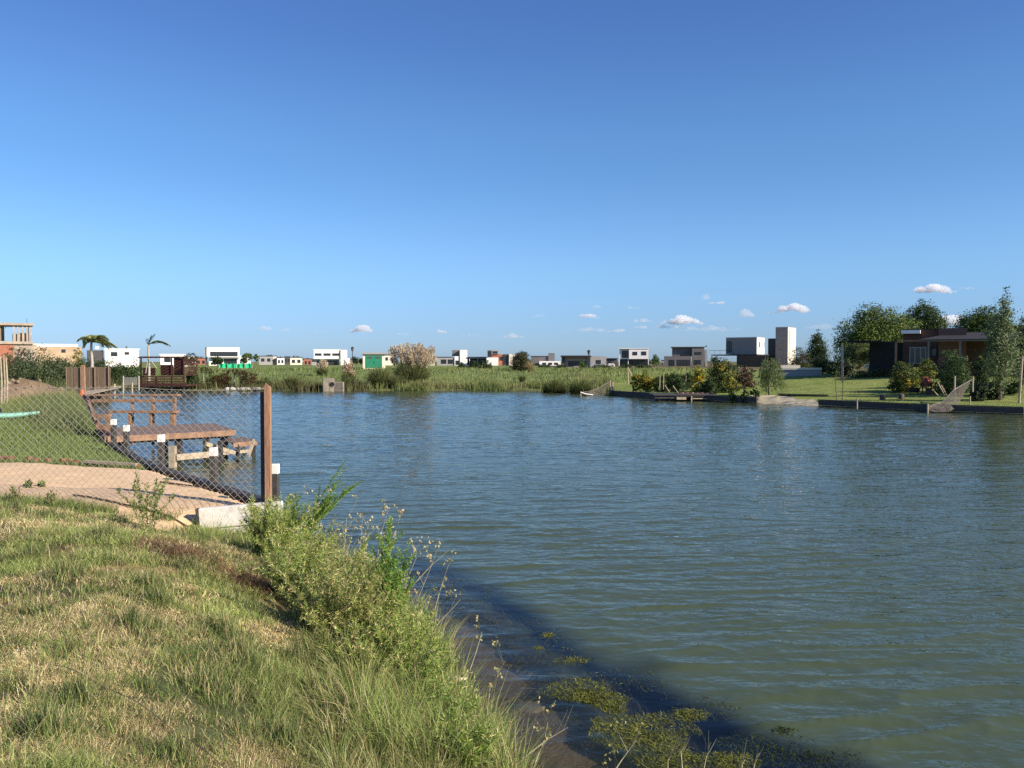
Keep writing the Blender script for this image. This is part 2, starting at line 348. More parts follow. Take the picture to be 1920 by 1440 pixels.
r1 = wnoise((.8, 3.0, 1), -10, 1.0, .45, .35); r2 = wnoise((3.2, 8, 1), 4, 2, .5, .2); r3 = wnoise((.5, 1.2, 1), -16, 1, .5); r4 = wnoise((7.5, 7.5, 1), 25, 2, .5); gust = wnoise((.07, .16, 1), 10, 2, .5)
# ridged crests: narrow tops, wide troughs
q1 = math_('MULTIPLY', math_('ABSOLUTE', math_('SUBTRACT', r1, .5), 0), 4.0); rd = math_('SUBTRACT', 1.0, math_('MINIMUM', q1, 1.0)); cr = math_('POWER', rd, 2.2)
hh = math_('ADD', math_('MULTIPLY', cr, .17), math_('ADD', math_('MULTIPLY', r1, .42), math_('MULTIPLY', r2, .30)))
hh = math_('ADD', hh, math_('ADD', math_('MULTIPLY', r3, .3), math_('MULTIPLY', r4, .42)))
gm = N('ShaderNodeMapRange'); gm.inputs[1].default_value = .35; gm.inputs[2].default_value = .65; gm.inputs[3].default_value = .65; gm.inputs[4].default_value = 1.15; L(gust, gm.inputs[0])
ws = math_('MULTIPLY', gm.outputs[0], math_('SUBTRACT', 1.0, math_('MULTIPLY', sp.outputs[1], .88)))
bp = N('ShaderNodeBump'); bp.inputs['Distance'].default_value = .036; L(hh, bp.inputs['Height']); L(ws, bp.inputs['Strength'])
df = N('ShaderNodeBsdfDiffuse'); df.inputs[0].default_value = (.064, .084, .040, 1)
tr = N('ShaderNodeBsdfTransparent'); tr.inputs[0].default_value = (.80, .82, .70, 1)
mx = N('ShaderNodeMixShader'); L(sp.outputs[0], mx.inputs[0]); L(df.outputs[0], mx.inputs[1]); L(tr.outputs[0], mx.inputs[2])
gl = N('ShaderNodeBsdfGlossy'); gl.inputs['Roughness'].default_value = .03; L(bp.outputs[0], gl.inputs['Normal'])
fr = N('ShaderNodeFresnel'); fr.inputs['IOR'].default_value = 1.333; L(bp.outputs[0], fr.inputs['Normal'])
fb = math_('MULTIPLY', fr.outputs[0], math_('SUBTRACT', 1.0, ge.outputs['Backfacing'])); fb = math_('ADD', fb, math_('MULTIPLY', ge.outputs['Backfacing'], .12))
m2 = N('ShaderNodeMixShader'); L(fb, m2.inputs[0]); L(mx.outputs[0], m2.inputs[1]); L(gl.outputs[0], m2.inputs[2]); L(m2.outputs[0], o.inputs[0])
wa = np_mesh('water', V, Q, col=wc, m=m, smooth=True); tag(wa, kind='structure')
# ---------------------------------------------------------------- blades and leaves (numpy)
def blades(name, x, y, z, hgt_, wid, lean, col, parent=None, m=None, az=None, kind='stuff', label=None, bend=.6):
    n = len(x); hgt_ = np.broadcast_to(hgt_, n); wid = np.broadcast_to(wid, n); lean = np.broadcast_to(lean, n)
    if az is None: az = RNG.uniform(0, 2*np.pi, n)
    dx, dy = np.cos(az), np.sin(az); fa = RNG.uniform(0, 2*np.pi, n); sxx, syy = np.cos(fa)*wid/2, np.sin(fa)*wid/2
    B = np.stack([x, y, z], 1); l1 = hgt_*np.sin(lean*bend)*.5; z1 = hgt_*np.cos(lean*bend)*.5
    l2 = l1+hgt_*np.sin(np.minimum(lean*1.5, 1.9))*.5; z2 = z1+hgt_*np.cos(np.minimum(lean*1.5, 1.9))*.5
    side = np.stack([sxx, syy, 0*sxx], 1); D = np.stack([dx, dy, 0*dx], 1)
    mid = B+D*l1[:, None]; mid[:, 2] += z1; tip = B+D*l2[:, None]; tip[:, 2] += z2
    V = np.stack([B-side, B+side, mid+side*.75, mid-side*.75, tip], 1).reshape(-1, 3)
    i = np.arange(n)*5; q = np.stack([i, i+1, i+2, i+3], 1); tr_ = np.stack([i+3, i+2, i+4], 1)
    c = np.repeat(col, 5, 0)
    ob = np_mesh(name, V, q, tr_, c, m or GRS, parent); 
    if parent is None: tag(ob, label, 'grass' if label else None, kind=kind)
    return ob
def jit(base, n, j=.25):
    base = np.asarray(base, float); return base*np.clip(1+RNG.normal(0, j, (n, 1)), .35, 2)*(1+RNG.normal(0, j*.3, (n, 3)))
class Leaves:
    def __init__(s): s.c = []; s.a = []; s.l = []; s.w = []; s.col = []
    def add(s, c, nrm_, L_, W_2, col):
        n = len(c); r = RNG.normal(size=(n, 3)); a = np.cross(nrm_, r); a /= np.linalg.norm(a, axis=1)[:, None]+1e-9
        b_ = np.cross(nrm_, a); b_ /= np.linalg.norm(b_, axis=1)[:, None]+1e-9
        s.addab(c, a, b_, L_, W_2, col)
    def addab(s, c, a, b_, L_, W_2, col):
        n = len(c); L_ = np.broadcast_to(L_, n)[:, None]; W_2 = np.broadcast_to(W_2, n)[:, None]
        s.c.append(np.stack([c-a*L_/2, c+b_*W_2/2-a*L_*.08, c+a*L_/2, c-b_*W_2/2-a*L_*.08], 1)); s.col.append(np.repeat(col, 4, 0))
    def build(s, name, parent=None, m=None):
        V = np.concatenate(s.c).reshape(-1, 3); n = len(V)//4
        return np_mesh(name, V, np.arange(n*4).reshape(-1, 4), col=np.concatenate(s.col), m=m or LEAF, parent=parent)
def sphere(n):
    v = RNG.normal(size=(n, 3)); return v/np.linalg.norm(v, axis=1)[:, None]
def crown(lv, blobs, n, size, pal, clump=.16, per=22, shape=2.0, droop=0, hollow=.42):
    """leaf clumps through ellipsoid blobs; pal = list of colours"""
    blobs = np.array(blobs, float); vol = (blobs[:, 3]*blobs[:, 4]*blobs[:, 5])**.75; k = max(3, n//per)
    bi = RNG.choice(len(blobs), k, p=vol/vol.sum()); d = sphere(k); rr = hollow+(1-hollow)*RNG.random(k)**.6
    rr = rr*(.82+.36*RNG.random(k)); cc = blobs[bi, :3]+d*blobs[bi, 3:6]*rr[:, None]; sc = (blobs[bi, 3:6].mean(1))*clump
    ci = RNG.integers(0, k, n); off = RNG.normal(size=(n, 3))*sc[ci][:, None]*np.array([1, 1, .8]); c = cc[ci]+off
    if droop: c[:, 2] -= np.abs(RNG.normal(size=n))*droop
    nr = d[ci]*.7+sphere(n)*.9+np.array([0, 0, .35]); nr /= np.linalg.norm(nr, axis=1)[:, None]
    pal = np.array(pal); pc = pal[RNG.integers(0, len(pal), k)]*np.clip(1+RNG.normal(0, .16, (k, 1)), .5, 1.6)
    col = pc[ci]*np.clip(1+RNG.normal(0, .2, (n, 1)), .4, 1.8)
    lv.add(c, nr, size*RNG.uniform(.6, 1.3, n), size*RNG.uniform(.35, .75, n), col); return cc
GRN = [(.07, .11, .028), (.10, .145, .033), (.13, .17, .04)]; DKG = [(.03, .055, .018), (.045, .075, .024), (.065, .095, .028)]
YEL = [(.36, .27, .03), (.25, .23, .035), (.10, .13, .03)]; OLV = [(.11, .12, .045), (.14, .15, .05), (.08, .10, .04)]; RDB = [(.10, .035, .02), (.07, .05, .02), (.05, .06, .02)]
def woody(x, y, z0, H, r, nb, spread, targets=None, lean=(0, 0)):
    mb = MB(); top = Vector((x+lean[0], y+lean[1], z0+H))
    pts = [Vector((x, y, z0-.15)), Vector((x+lean[0]*.3+random.uniform(-.04, .04), y, z0+H*.35)), Vector((x+lean[0]*.65, y+lean[1]*.6, z0+H*.7)), top]
    mb.tube(pts, [r*1.15, r*.85, r*.6, r*.2], 7)
    for k in range(nb):
        t_ = random.uniform(.3, .9); p = Vector((x, y, z0)).lerp(top, t_)
        if targets is not None: q = Vector(targets[random.randrange(len(targets))])
        else: a = random.uniform(0, 6.28); q = p+Vector((math.cos(a)*spread, math.sin(a)*spread, spread*random.uniform(.4, 1.1)))
        md = p.lerp(q, .5)+Vector((0, 0, -.05*spread)); mb.tube([p, md, q], [r*.45, r*.3, r*.08], 5)
    return mb
def tree(name, px, d, pt, wpx, label, cat='tree', pal=GRN, n=3000, size=.16, trunkfrac=.3, blobs=None, base=None, group=None, clump=.17, r=None, pb=None, nb=8):
    """px centre, d metres away, pt = pixel row of the top, wpx = width in pixels"""
    x = X(px, d); z0 = hgt(x, d) if base is None else base; zt = Z(pt, d); H = zt-z0; wd = wpx*d/F_*1.06
    root = empty(name, (x, d, z0), label, cat, group)
    if blobs is None:
        zc = z0+H*(trunkfrac+(1-trunkfrac)/2); rz = H*(1-trunkfrac)/2; rx = wd/2*1.12
        blobs = [(x, d, zc, rx*.75, rx*.75, rz*.8)]
        for k in range(6):
            a = k*1.05+random.random(); blobs.append((x+math.cos(a)*rx*.5, d+math.sin(a)*rx*.5, zc+random.uniform(-.45, .45)*rz, rx*.45, rx*.45, rz*.45))
        blobs.append((x+random.uniform(-.2, .2)*rx, d, zt-rz*.3, rx*.45, rx*.45, rz*.36))
        if trunkfrac < .1: blobs += [(x+math.cos(a)*rx*.5, d+math.sin(a)*rx*.5, z0+rz*.35, rx*.5, rx*.5, rz*.4) for a in (0, 1.6, 3.1, 4.7)]
    else:
        blobs = [(x+bx*wd/2, d+by*wd/2, z0+bz*H, r1_*wd/2*1.12, r1_*wd/2*1.12, r2_*H*1.1) for bx, by, bz, r1_, r2_ in blobs]
    n = int(n*(1.9 if trunkfrac < .1 else 1.5)); lv = Leaves(); cc = crown(lv, blobs, n, size, pal, clump)
    woody(x, d, z0, H*.75, r or max(.03, H*.018), nb, wd*.25, cc).build('trunk', M['bark'], root)
    lv.build('crown', root); return root
def shrub(name, px, d, pt, wpx, label, cat='shrub', pal=GRN, n=900, size=.12, **k):
    return tree(name, px, d, pt, wpx, label, cat, pal, n, size, trunkfrac=.04, nb=5, **k)
# ---------------------------------------------------------------- houses
class House:
    def __init__(s, name, label, cat, px, d, group=None):
        s.d = d; x = X(px, d); s.z0 = hgt(x, d)-.05; s.root = empty(name, (x, d, s.z0), label, cat, group); s.root.rotation_euler.z = -math.atan2(x, d); s.root.scale.x = 1/math.cos(math.atan2(x, d))
    def box(s, part, x0, x1, y0, y1, m, dd=0, th=8, parent=None, bevel=0):
        d = s.d+dd; zt = Z(y0, d); zb = s.z0-.3 if y1 is None else Z(y1, d)
        return MB().box(X(x0, d), X(x1, d), d, d+th, zb, zt).build(part, M[m], parent or s.root, bevel)
    def cap(s, x0, x1, y0, m='white', dd=0, th=8, h=.18, out=.15, part='roof'):
        d = s.d+dd; zt = Z(y0, d)
        return MB().box(X(x0, d)-out, X(x1, d)+out, d-out, d+th+out, zt+.003, zt+h).build(part, M[m], s.root)
    def win(s, x0, x1, y0, y1, dd=0, mull=1, fm='black', part='window', hm=False):
        d = s.d+dd; a, b_ = X(x0, d), X(x1, d); zt, zb = Z(y0, d), Z(y1, d); f = .07; mb = MB()
        mb.box(a, b_, d-.06, d-.005, zt-f, zt).box(a, b_, d-.06, d-.005, zb, zb+f)
        for k in range(mull+2):
            xx = a+(b_-a)*k/(mull+1); xx = min(max(xx, a+f/2), b_-f/2); mb.box(xx-f/2, xx+f/2, d-.058, d-.007, zb+f, zt-f)
        if hm: mb.box(a+f, b_-f, d-.054, d-.009, (zb+zt)/2-.03, (zb+zt)/2+.03)
        o_ = mb.build(part, M[fm], s.root)
        MB().box(a+f*.6, b_-f*.6, d-.03, d-.004, zb+f*.6, zt-f*.6).build('pane', M['glass'], o_); return o_
    def recess(s, x0, x1, y0, y1, dd=0, part='opening', m='pipe'):
        return s.box(part, x0, x1, y0, y1, m, dd-.02, .018)
def poly_house(): pass
GH = 'houses along the far shore'
exec_order = []
# --- left: unfinished frame building
h = House('unfinished_building', 'unfinished two-storey concrete frame building with open upper floor at the far left', 'building', 20, 145)
h.box('wall', -70, 25, 645, None, 'brick', 0, 9)
h.box('floor_slab', -70, 56, 640, 645, 'rawb', -.3, 9.5)
h.box('wall', 25.5, 55, 645.3, None, 'rawb', .1, 8.5)
h.box('roof', -70, 56, 605, 609.5, 'rawb', -.4, 9.5)
for k, px in enumerate((-60, -38, -16, 2, 26, 33, 41, 48, 54.5)):
    for dd in (0, 8.4):
        h.box('column', px-1.3, px+1.3, 609.6, 639.8, 'rawb', dd, .3)
h.box('wall', 26, 37, 626, 639.8, 'rawb', .35, .2); h.box('wall', -60, 24, 611, 639.8, 'dgrey', 5, .2)
for px in (8, 16): h.box('prop', px-.5, px+.5, 609.6, 639.8, 'palew', .5, .1)
h.box('wall', 37.2, 54.5, 624, 639.8, 'rawb', .5, .2); h.box('wall', 26, 54.5, 609.7, 613, 'rawb', .38, .2); h.box('wall', 38, 54, 612, 639.8, 'rawb', 7, .2); h.box('side_wall', 53.8, 54.6, 613.2, 623.8, 'rawb', .6, 7)
h.root.scale.x *= .84
h.box('antenna', 54, 54.8, 597, 604.9, 'black', 1, .1)
h = House('orange_house', 'long low orange house with white parapet left of the palm', 'house', 100, 150)
h.box('wall', 57, 141, 650.5, None, 'ochre', 0, 9); h.box('parapet', 60, 138, 645, 650, 'white', .3, 8.4)
h.box('wall', 52, 70, 646, None, 'rawb', -1.2, 1.1)
h.win(112, 118, 655, 661, 0)
h.box('water_tank', 62, 68, 640, 644.9, 'black', 2, 1); h.box('water_tank', 70, 71.6, 641.6, 644.9, 'dgrey', 2, .5)
h = House('white_house', 'low white house behind the dark hedge between the two palms', 'house', 228, 160, GH)
h.box('wall', 203, 255, 655.5, None, 'white', 0, 8); h.cap(203, 255, 655.5); h.win(233, 240, 660, 665); h.win(212, 222, 660, 668)
h.box('wall', 178, 202, 657, None, 'dgrey', .5, 7); h.box('water_tank', 198, 203, 650, 654.9, 'white', 2, 1.2); h.box('chimney', 248, 250.5, 649, 654.9, 'dgrey', 3, .5)
h = House('white_house', 'low white house with flat roof just right of the second palm', 'house', 335, 170, GH)
h.box('wall', 306, 346, 665.5, None, 'white', 0, 8); h.cap(306, 346, 665.5); h.box('wall', 346.3, 364, 668, None, 'cream', .4, 7)
h.win(312, 322, 671, 679); h.win(328, 338, 671, 679); h.win(350, 358, 673, 681, .4)
h = House('white_house', 'two-storey white house with wide upper windows behind green netting', 'house', 418, 240, GH)
h.box('wall', 391, 446, 652.5, 668.5, 'white', 0, 9); h.box('wall', 396, 446, 668.8, None, 'white', .5, 9); h.box('wall', 446.4, 467, 667, None, 'white', .8, 8)
h.box('side_wall', 388.5, 390.8, 651, None, 'dgrey', -.2, 9.5); h.cap(391, 446, 652.5)
h.win(397, 443, 659.5, 668, 0, 5); h.win(403, 417, 673, 683, .5, 1); h.win(421, 443, 672.5, 684, .5, 2); h.win(452, 460, 672, 679, .8)
h.box('balcony', 391, 446.2, 668.55, 669.6, 'white', -1.2, 1.15)
h = House('white_house', 'two-storey white house with a row of three upper windows left of the lamp post', 'house', 618, 250, GH)
h.box('wall', 590, 637, 656, 673, 'white', 0, 8); h.box('wall', 637.2, 649, 656, None, 'white', -.5, 9); h.box('wall', 588, 637, 673.3, None, 'lgrey', 1.2, 7)
h.box('wall', 649.3, 655, 672, None, 'white', .3, 6); h.cap(590, 637, 656)
for a, b_ in ((592, 604), (607.5, 620), (623, 636)): h.win(a, b_, 662.5, 667, 0, 1)
h.win(597, 613, 676, 684.5, 1.2, 2); h.win(617, 634, 676, 684.5, 1.2, 2)
small = [  # px0, px1, top, d, material, label
 (487, 510, 668, 300, 'lgrey', 'tiny grey house at the far left of the distant row of houses'), (512, 519, 668, 305, 'cream', 'narrow cream house in the distant row'),
 (520, 533, 671, 300, 'white', 'tiny white house with dark roof in the distant row'), (545, 566, 670.5, 290, 'cream', 'tiny pale yellow house in the distant row'),
 (534, 544, 669, 320, 'dgrey', 'tiny dark house between two pale ones in the distant row'), (570, 584, 673, 310, 'brick', 'low brick house far off beside the two-storey white house'),
 (368, 386, 672, 310, 'brick', 'low brick house behind the two-storey house with green netting'), (718, 742, 666, 240, 'cream', 'cream house half hidden behind the big pampas grass'),
 (800, 818, 672, 240, 'cream', 'pale house at the right edge of the big pampas grass'), (1240, 1249, 676, 290, 'lgrey', 'tiny pale house left of the dark grey two-storey house')]
for x0, x1, tp, d, mm, lb in small:
    h = House('distant_house', lb, 'house', (x0+x1)/2, d, GH); h.box('wall', x0, x1, tp, None, mm, 0, 8); h.cap(x0, x1, tp, 'roofd' if mm != 'white' else 'dgrey')
    w_ = x1-x0; h.win(x0+w_*.15, x0+w_*.4, tp+4, tp+10, 0, 0); h.win(x0+w_*.6, x0+w_*.85, tp+4, tp+10, 0, 0)
h = House('grey_house', 'grey house with a tall white stair block and grey upper box', 'house', 850, 240, GH)
h.box('wall', 820, 852, 670, None, 'lgrey', 0, 8); h.box('wall', 848, 862, 656.5, 667.5, 'grey', 1, 7); h.box('stair_tower', 862.3, 876, 656, None, 'white', -.6, 8)
h.box('wall', 852.3, 862, 668, None, 'white', -.3, 7); h.cap(820, 848, 670, 'dgrey'); h.win(827, 837, 674, 682); h.win(840, 850, 674, 682); h.win(854, 861, 676, 684, -.3)
h = House('low_dark_house', 'low dark open-fronted house under a thin flat roof right of the white stair block', 'house', 895, 240, GH)
h.box('wall', 877, 912, 671.5, None, 'dgrey', 3, 6); h.box('roof', 876.5, 914, 669, 671, 'roofd', -.5, 10)
for px in (880, 895, 911): h.box('column', px, px+1, 671.2, None, 'white', -.2, .2)
h.win(884, 892, 674, 680, 3); h.win(899, 908, 674, 680, 3)
h = House('brick_house', 'dark grey and brick house with pale front wall left of the conical bush', 'house', 935, 235, GH)
h.box('wall', 914, 922, 657, 670, 'dgrey', 0, 8); h.box('wall', 922.3, 935, 656.5, 664, 'lgrey', .4, 7); h.box('wall', 922.3, 945, 664.3, None, 'brick', .8, 7)
h.box('wall', 912.5, 934, 670.3, None, 'white', -1.2, 5); h.box('wall', 945.3, 954, 664, None, 'dgrey', .5, 7); h.box('wall', 954.3, 972, 664, None, 'cream', 0, 7)
h.win(915.5, 920.5, 659, 668.5); h.win(924, 933, 658.5, 663, .4); h.win(937, 943, 669, 676, .8); h.win(946.5, 952.5, 667, 682, .5, 0); h.win(962, 970, 668, 676)
h = House('grey_house', 'low grey house with a square chimney tower right of the conical bush', 'house', 1020, 230, GH)
h.box('wall', 996, 1028, 668.5, None, 'grey', 0, 8); h.box('chimney', 1028.3, 1040, 662, None, 'grey', -.4, 4); h.box('wall', 1012, 1052, 677, None, 'white', -3, 2.5)
h.cap(996, 1028, 668.5, 'dgrey'); h.win(1018, 1025, 680, 684, -3); h.win(1029, 1036, 680, 684, -3); h.win(1040, 1047, 680, 684, -3)
h = House('flat_roofed_house', 'long single-storey pale house with black overhanging flat roof behind the lamp post', 'house', 1093, 180, GH)
h.box('wall', 1058, 1106, 669.5, None, 'lgrey', 1, 8); h.box('wall', 1106.3, 1136, 668, None, 'lgrey', .4, 8); h.box('roof', 1052, 1109, 666.5, 669.2, 'roofd', -1, 11)
h.box('wall', 1053, 1057.8, 669.4, None, 'dgrey', 0, 8); h.win(1065, 1086, 677, 686, 1, 2); h.win(1089, 1099, 677, 687, 1, 1); h.win(1117, 1126, 675, 682, .4)
h = House('ruined_hut', 'low dark shed with white rubble between the long pale house and white cube house', 'shed', 1150, 200)
h.box('wall', 1136.5, 1158, 672.5, None, 'dgrey', 0, 5); h.box('roof', 1135.5, 1159, 671.5, 672.3, 'roofd', -.4, 6)
for k in range(7): h.box('rubble', 1134+k*3.2, 1136.3+k*3.2, 681+random.random()*4, None, 'white', -2-random.random(), .7)
h.win(1141, 1147, 675, 681)
h = House('white_house', 'white cube house on a dark recessed ground floor with two square windows', 'house', 1188, 215, GH)
h.box('wall', 1162, 1180, 654.5, 673, 'white', 0, 8); h.box('wall', 1180.3, 1216, 654, 673, 'white', -.8, 9)
h.box('wall', 1161, 1216, 673.3, None, 'dgrey', 1.5, 6); h.win(1166.5, 1179, 657.5, 671, 0, 1, 'black', 'window', True)
h.win(1187, 1195.5, 659.5, 666, -.8, 1); h.win(1203, 1212, 659, 666, -.8, 1); h.cap(1162, 1216, 654, 'white', -.8, 9)
for px in (1161.5, 1178, 1215): h.box('column', px, px+1.2, 673.3, None, 'white', -.4, .3)
h.win(1164, 1176, 675, 687, 1.5, 2); h.win(1184, 1212, 675, 687, 1.5, 4)
h = House('dark_grey_house', 'dark grey two-storey house with recessed balcony right of the round tree', 'house', 1287, 200, GH)
h.box('wall', 1261, 1298, 651.5, 667.5, 'grey', 0, 8); h.box('wall', 1298.3, 1320, 651.5, None, 'grey', -.8, 9); h.box('wall', 1249, 1298, 667.8, None, 'grey', -1.5, 9)
h.box('side_wall', 1320.3, 1324.5, 655.5, None, 'lgrey', 0, 7); h.cap(1261, 1320, 651.5, 'dgrey', -.8, 9); h.box('chimney', 1319, 1322, 648, 650.4, 'dgrey', 1, .5)
h.win(1288, 1294, 659, 664.5, 0, 1); h.win(1303.5, 1315, 660, 665, -.8, 1); h.win(1258, 1268, 674.5, 686, -1.5, 1); h.win(1273, 1296, 674.5, 686, -1.5, 3); h.win(1302, 1314, 675, 684, -.8, 1)
h.box('balcony', 1281, 1296, 664.8, 667, 'black', -1.0, .9)
# --- the tower house (turned: left faces in shade, right faces in sun)
root = empty('tower_house', (X(1440, 180), 180, hgt(X(1440, 180), 180)-.05), 'two-storey white and grey house with a tall windowless pale tower', 'house'); zb = root.location.z-.3
def turned(part, pc, d, wl, wr, yt, yb, m, yaw=36, parent=None):
    """corner at pixel pc nearest the camera, wl px to the left face, wr px to the right face"""
    a = R(yaw); cx = X(pc, d); tl = wl*d/F_/math.cos(a); tr_ = wr*d/F_/math.sin(a)
    A = (cx, d); B_ = (cx-tl*math.cos(a), d+tl*math.sin(a)); C_ = (cx+tr_*math.sin(a), d+tr_*math.cos(a)); D_ = (B_[0]+C_[0]-cx, B_[1]+C_[1]-d)
    zt = Z(yt, d); z_ = zb if yb is None else Z(yb, d)
    return MB().prism([A, C_, D_, B_], z_, zt).build(part, M[m], parent or root), (A, B_, C_)
tw, (A, B_, C_) = turned('tower', 1477, 176, 19, 28, 613.5, None, 'cream', 36)
turned('tower_roof', 1477, 175.8, 19.3, 28.5, 612.8, 613.4, 'lgrey', 36)
hb, (A2, B2, C2) = turned('wall', 1419, 172, 49, 24, 632.5, 664, 'white', 36)
turned('roof', 1419, 171.8, 49.6, 24.6, 631.8, 632.4, 'lgrey', 36)
turned('wall', 1452, 180, 10, 14, 634.5, None, 'dgrey', 36)
turned('wall', 1435, 178, 45, 28, 664.5, None, 'dgrey', 36)
turned('terrace_roof', 1419, 169, 73, 42, 664.3, 666.3, 'roofd', 36)
def edge_panel(part, A, B_, u0, u1, y0, y1, d, m, out=.05, parent=None):
    A = Vector((*A, 0)); B_ = Vector((*B_, 0)); e = (B_-A); nrm = Vector((e.y, -e.x, 0)).normalized()
    if nrm.y > 0: nrm = -nrm
    p, q = A+e*u0+nrm*out/2, A+e*u1+nrm*out/2; z0, z1 = Z(y1, d), Z(y0, d)
    return MB().bar((p.x, p.y, (z0+z1)/2), (q.x, q.y, (z0+z1)/2), out, z1-z0).build(part, M[m], parent or root)
w1 = edge_panel('window', A2, B2, .80, .985, 640, 661, 176, 'black', .06); edge_panel('pane', A2, B2, .81, .88, 641, 660, 176, 'glass', .1, w1); edge_panel('pane', A2, B2, .895, .975, 641, 660, 176, 'glass', .1, w1)
w1 = edge_panel('window', A2, C2, .28, .92, 641, 651, 174, 'black', .06); edge_panel('blind', A2, C2, .38, .82, 641.8, 650.2, 174, 'white', .1, w1)
edge_panel('shaded_face_panel', A, B_, .01, .99, 614.5, 690, 176, 'clad', .05); edge_panel('shaded_face_panel', A2, B2, .01, .99, 633.5, 663.5, 172, 'wshade2', .05)  # grey panels paint the shade onto the left-hand faces
edge_panel('slot_window', A, C_, .10, .17, 619, 676, 177, 'dgrey', .04)
edge_panel('railing', (A2[0]-9.2, A2[1]+3), (A2[0]-5.9, A2[1]+1), 0, 1, 657, 657.6, 175, 'black', .05)
for u in (0, .3, .6, 1): edge_panel('railing_post', (A2[0]-9.2, A2[1]+3), (A2[0]-5.9, A2[1]+1), u, u+.01, 657.7, 664, 175, 'black', .05)
h = House('garden_wall', 'long low cream wall with grey lower half in front of the tower house', 'wall', 1500, 72)
h.box('wall', 1462, 1536, 693.4, None, 'lgrey', 0, .3); h.box('coping', 1460, 1537, 689.5, 693.2, 'cream', -.08, .5); h.box('coping', 1464, 1499, 684.5, 689.4, 'cream', .2, .5)
# --- brown bungalow on the right shore
h = House('brown_house', 'dark brown bungalow with pergola and lit wall piece on the right shore', 'house', 1790, 64)
h.box('wall', 1712, 1772, 617, None, 'brown', 0, 7); h.box('wall', 1836, 2010, 612, None, 'brown', 1.5, 7)
d = 64
h.box('wall', 1772.3, 1813, 615, None, 'brownlit', -.5, 6)  # lighter copy of the brown wall, sunlight put into its colour
h.box('wall', 1796, 1900, 640, None, 'brown', .3, 5)
h.box('parapet', 1712, 1772, 615.5, 616.9, 'roofd', -.1, 7.3); h.box('skylight', 1721, 1750, 617.5, 624, 'white', -.9, .8)
h.box('pergola_beam', 1655, 1732, 638.5, 640.8, 'roofd', -2.4, .25); h.box('pergola_beam', 1733, 1771, 636.5, 639.5, 'wood', -2.3, .25)
for px in (1660, 1675, 1690, 1705, 1720): h.box('rafter', px, px+1.6, 637.6, 638.4, 'roofd', -2.5, 3)
h.box('pergola_post', 1729.5, 1733, 639.7, 682, 'wood', -2.25, .2); h.box('pergola_post', 1646, 1649.5, 640.9, None, 'pbark', -2.4, .15)
h.box('roof', 1655, 1712, 636.3, 637.5, 'roofd', -2.5, 8)
h.box('wall', 1652, 1711.8, 641, None, 'roofd', .6, 5)  # near-black colour stands in for the deep shade under the pergola
h.win(1722, 1748, 650, 682, 0, 2, 'lgrey', 'glass_door'); h.win(1752, 1764, 652, 668, 0, 0)
rb = MB(); d2 = 60; q0, q1, q2 = X(1791, d2), X(1868, d2), X(2000, d2)
rb.add([(q0, d2, Z(635.5, d2)), (q2, d2, Z(635.5, d2)), (q2, d2+6, Z(624, d2+6)), (q0+2, d2+6, Z(624, d2+6)), (q0, d2, Z(636.8, d2)), (q2, d2, Z(636.8, d2)), (q2, d2+6, Z(625.5, d2+6)), (q0+2, d2+6, Z(625.5, d2+6))],
       [(0, 1, 2, 3), (4, 7, 6, 5), (0, 4, 5, 1), (1, 5, 6, 2), (2, 6, 7, 3), (3, 7, 4, 0)]); rb.build('porch_roof', M['roofd'], h.root)
h.box('porch_beam', 1793, 2000, 637, 639.5, 'grey', -3.9, .2); h.box('porch_post', 1803, 1806, 639.6, None, 'grey', -3.9, .25); h.box('porch_post', 1850, 1853, 639.6, None, 'grey', -3.9, .25)
# --- kiosk
h = House('utility_kiosk', 'small cream utility kiosk with wide green door and slab roof', 'kiosk', 702, 108)
h.box('wall', 681, 722, 664.3, None, 'cream', 0, 2.6); h.box('roof', 678, 725, 661, 664, 'lgrey', -.3, 3.2)
dr = h.box('door', 686, 716, 667, 689.5, 'green', -.06, .055); h.box('handle', 700.6, 701.6, 678, 681, 'black', -.1, .035, parent=dr)
h.box('louvre', 689, 698, 669, 672, 'dgrey', -.09, .025, parent=dr); h.box('louvre', 704, 713, 669, 672, 'dgrey', -.09, .025, parent=dr)
# --- culvert
h = House('culvert', 'concrete culvert headwall with round pipe mouth at the far waterline', 'culvert', 610, 70.2)
cz = -.3; ca, cb = X(604, 70), X(625, 70)
mb = MB(); mb.box(ca, cb, 69.6, 70.1, -.4, Z(709, 70)); mb.prism([(cb, 69.6), (cb+.7, 69.3), (cb+.8, 69.6), (cb+.1, 70.1)], -.4, Z(716, 70)); mb.build('headwall', mat('stained_concrete', (.23, .195, .15), .9, .35, 2.5, bump=.4), h.root, .04)
pm = MB(); cx, czz = X(621.5, 69.6), Z(720.5, 69.6); pts = []
pm.tube([(cx-.1, 69.52, czz), (cx-.1, 69.58, czz)], [.19, .19], 20); pm.build('pipe_mouth', M['pipe'], h.root)
pr = MB().tube([(cx-.1, 69.56, czz), (cx-.1, 69.594, czz)], [.25, .25], 20).build('pipe_rim', mat('stained_concrete', None), h.root)
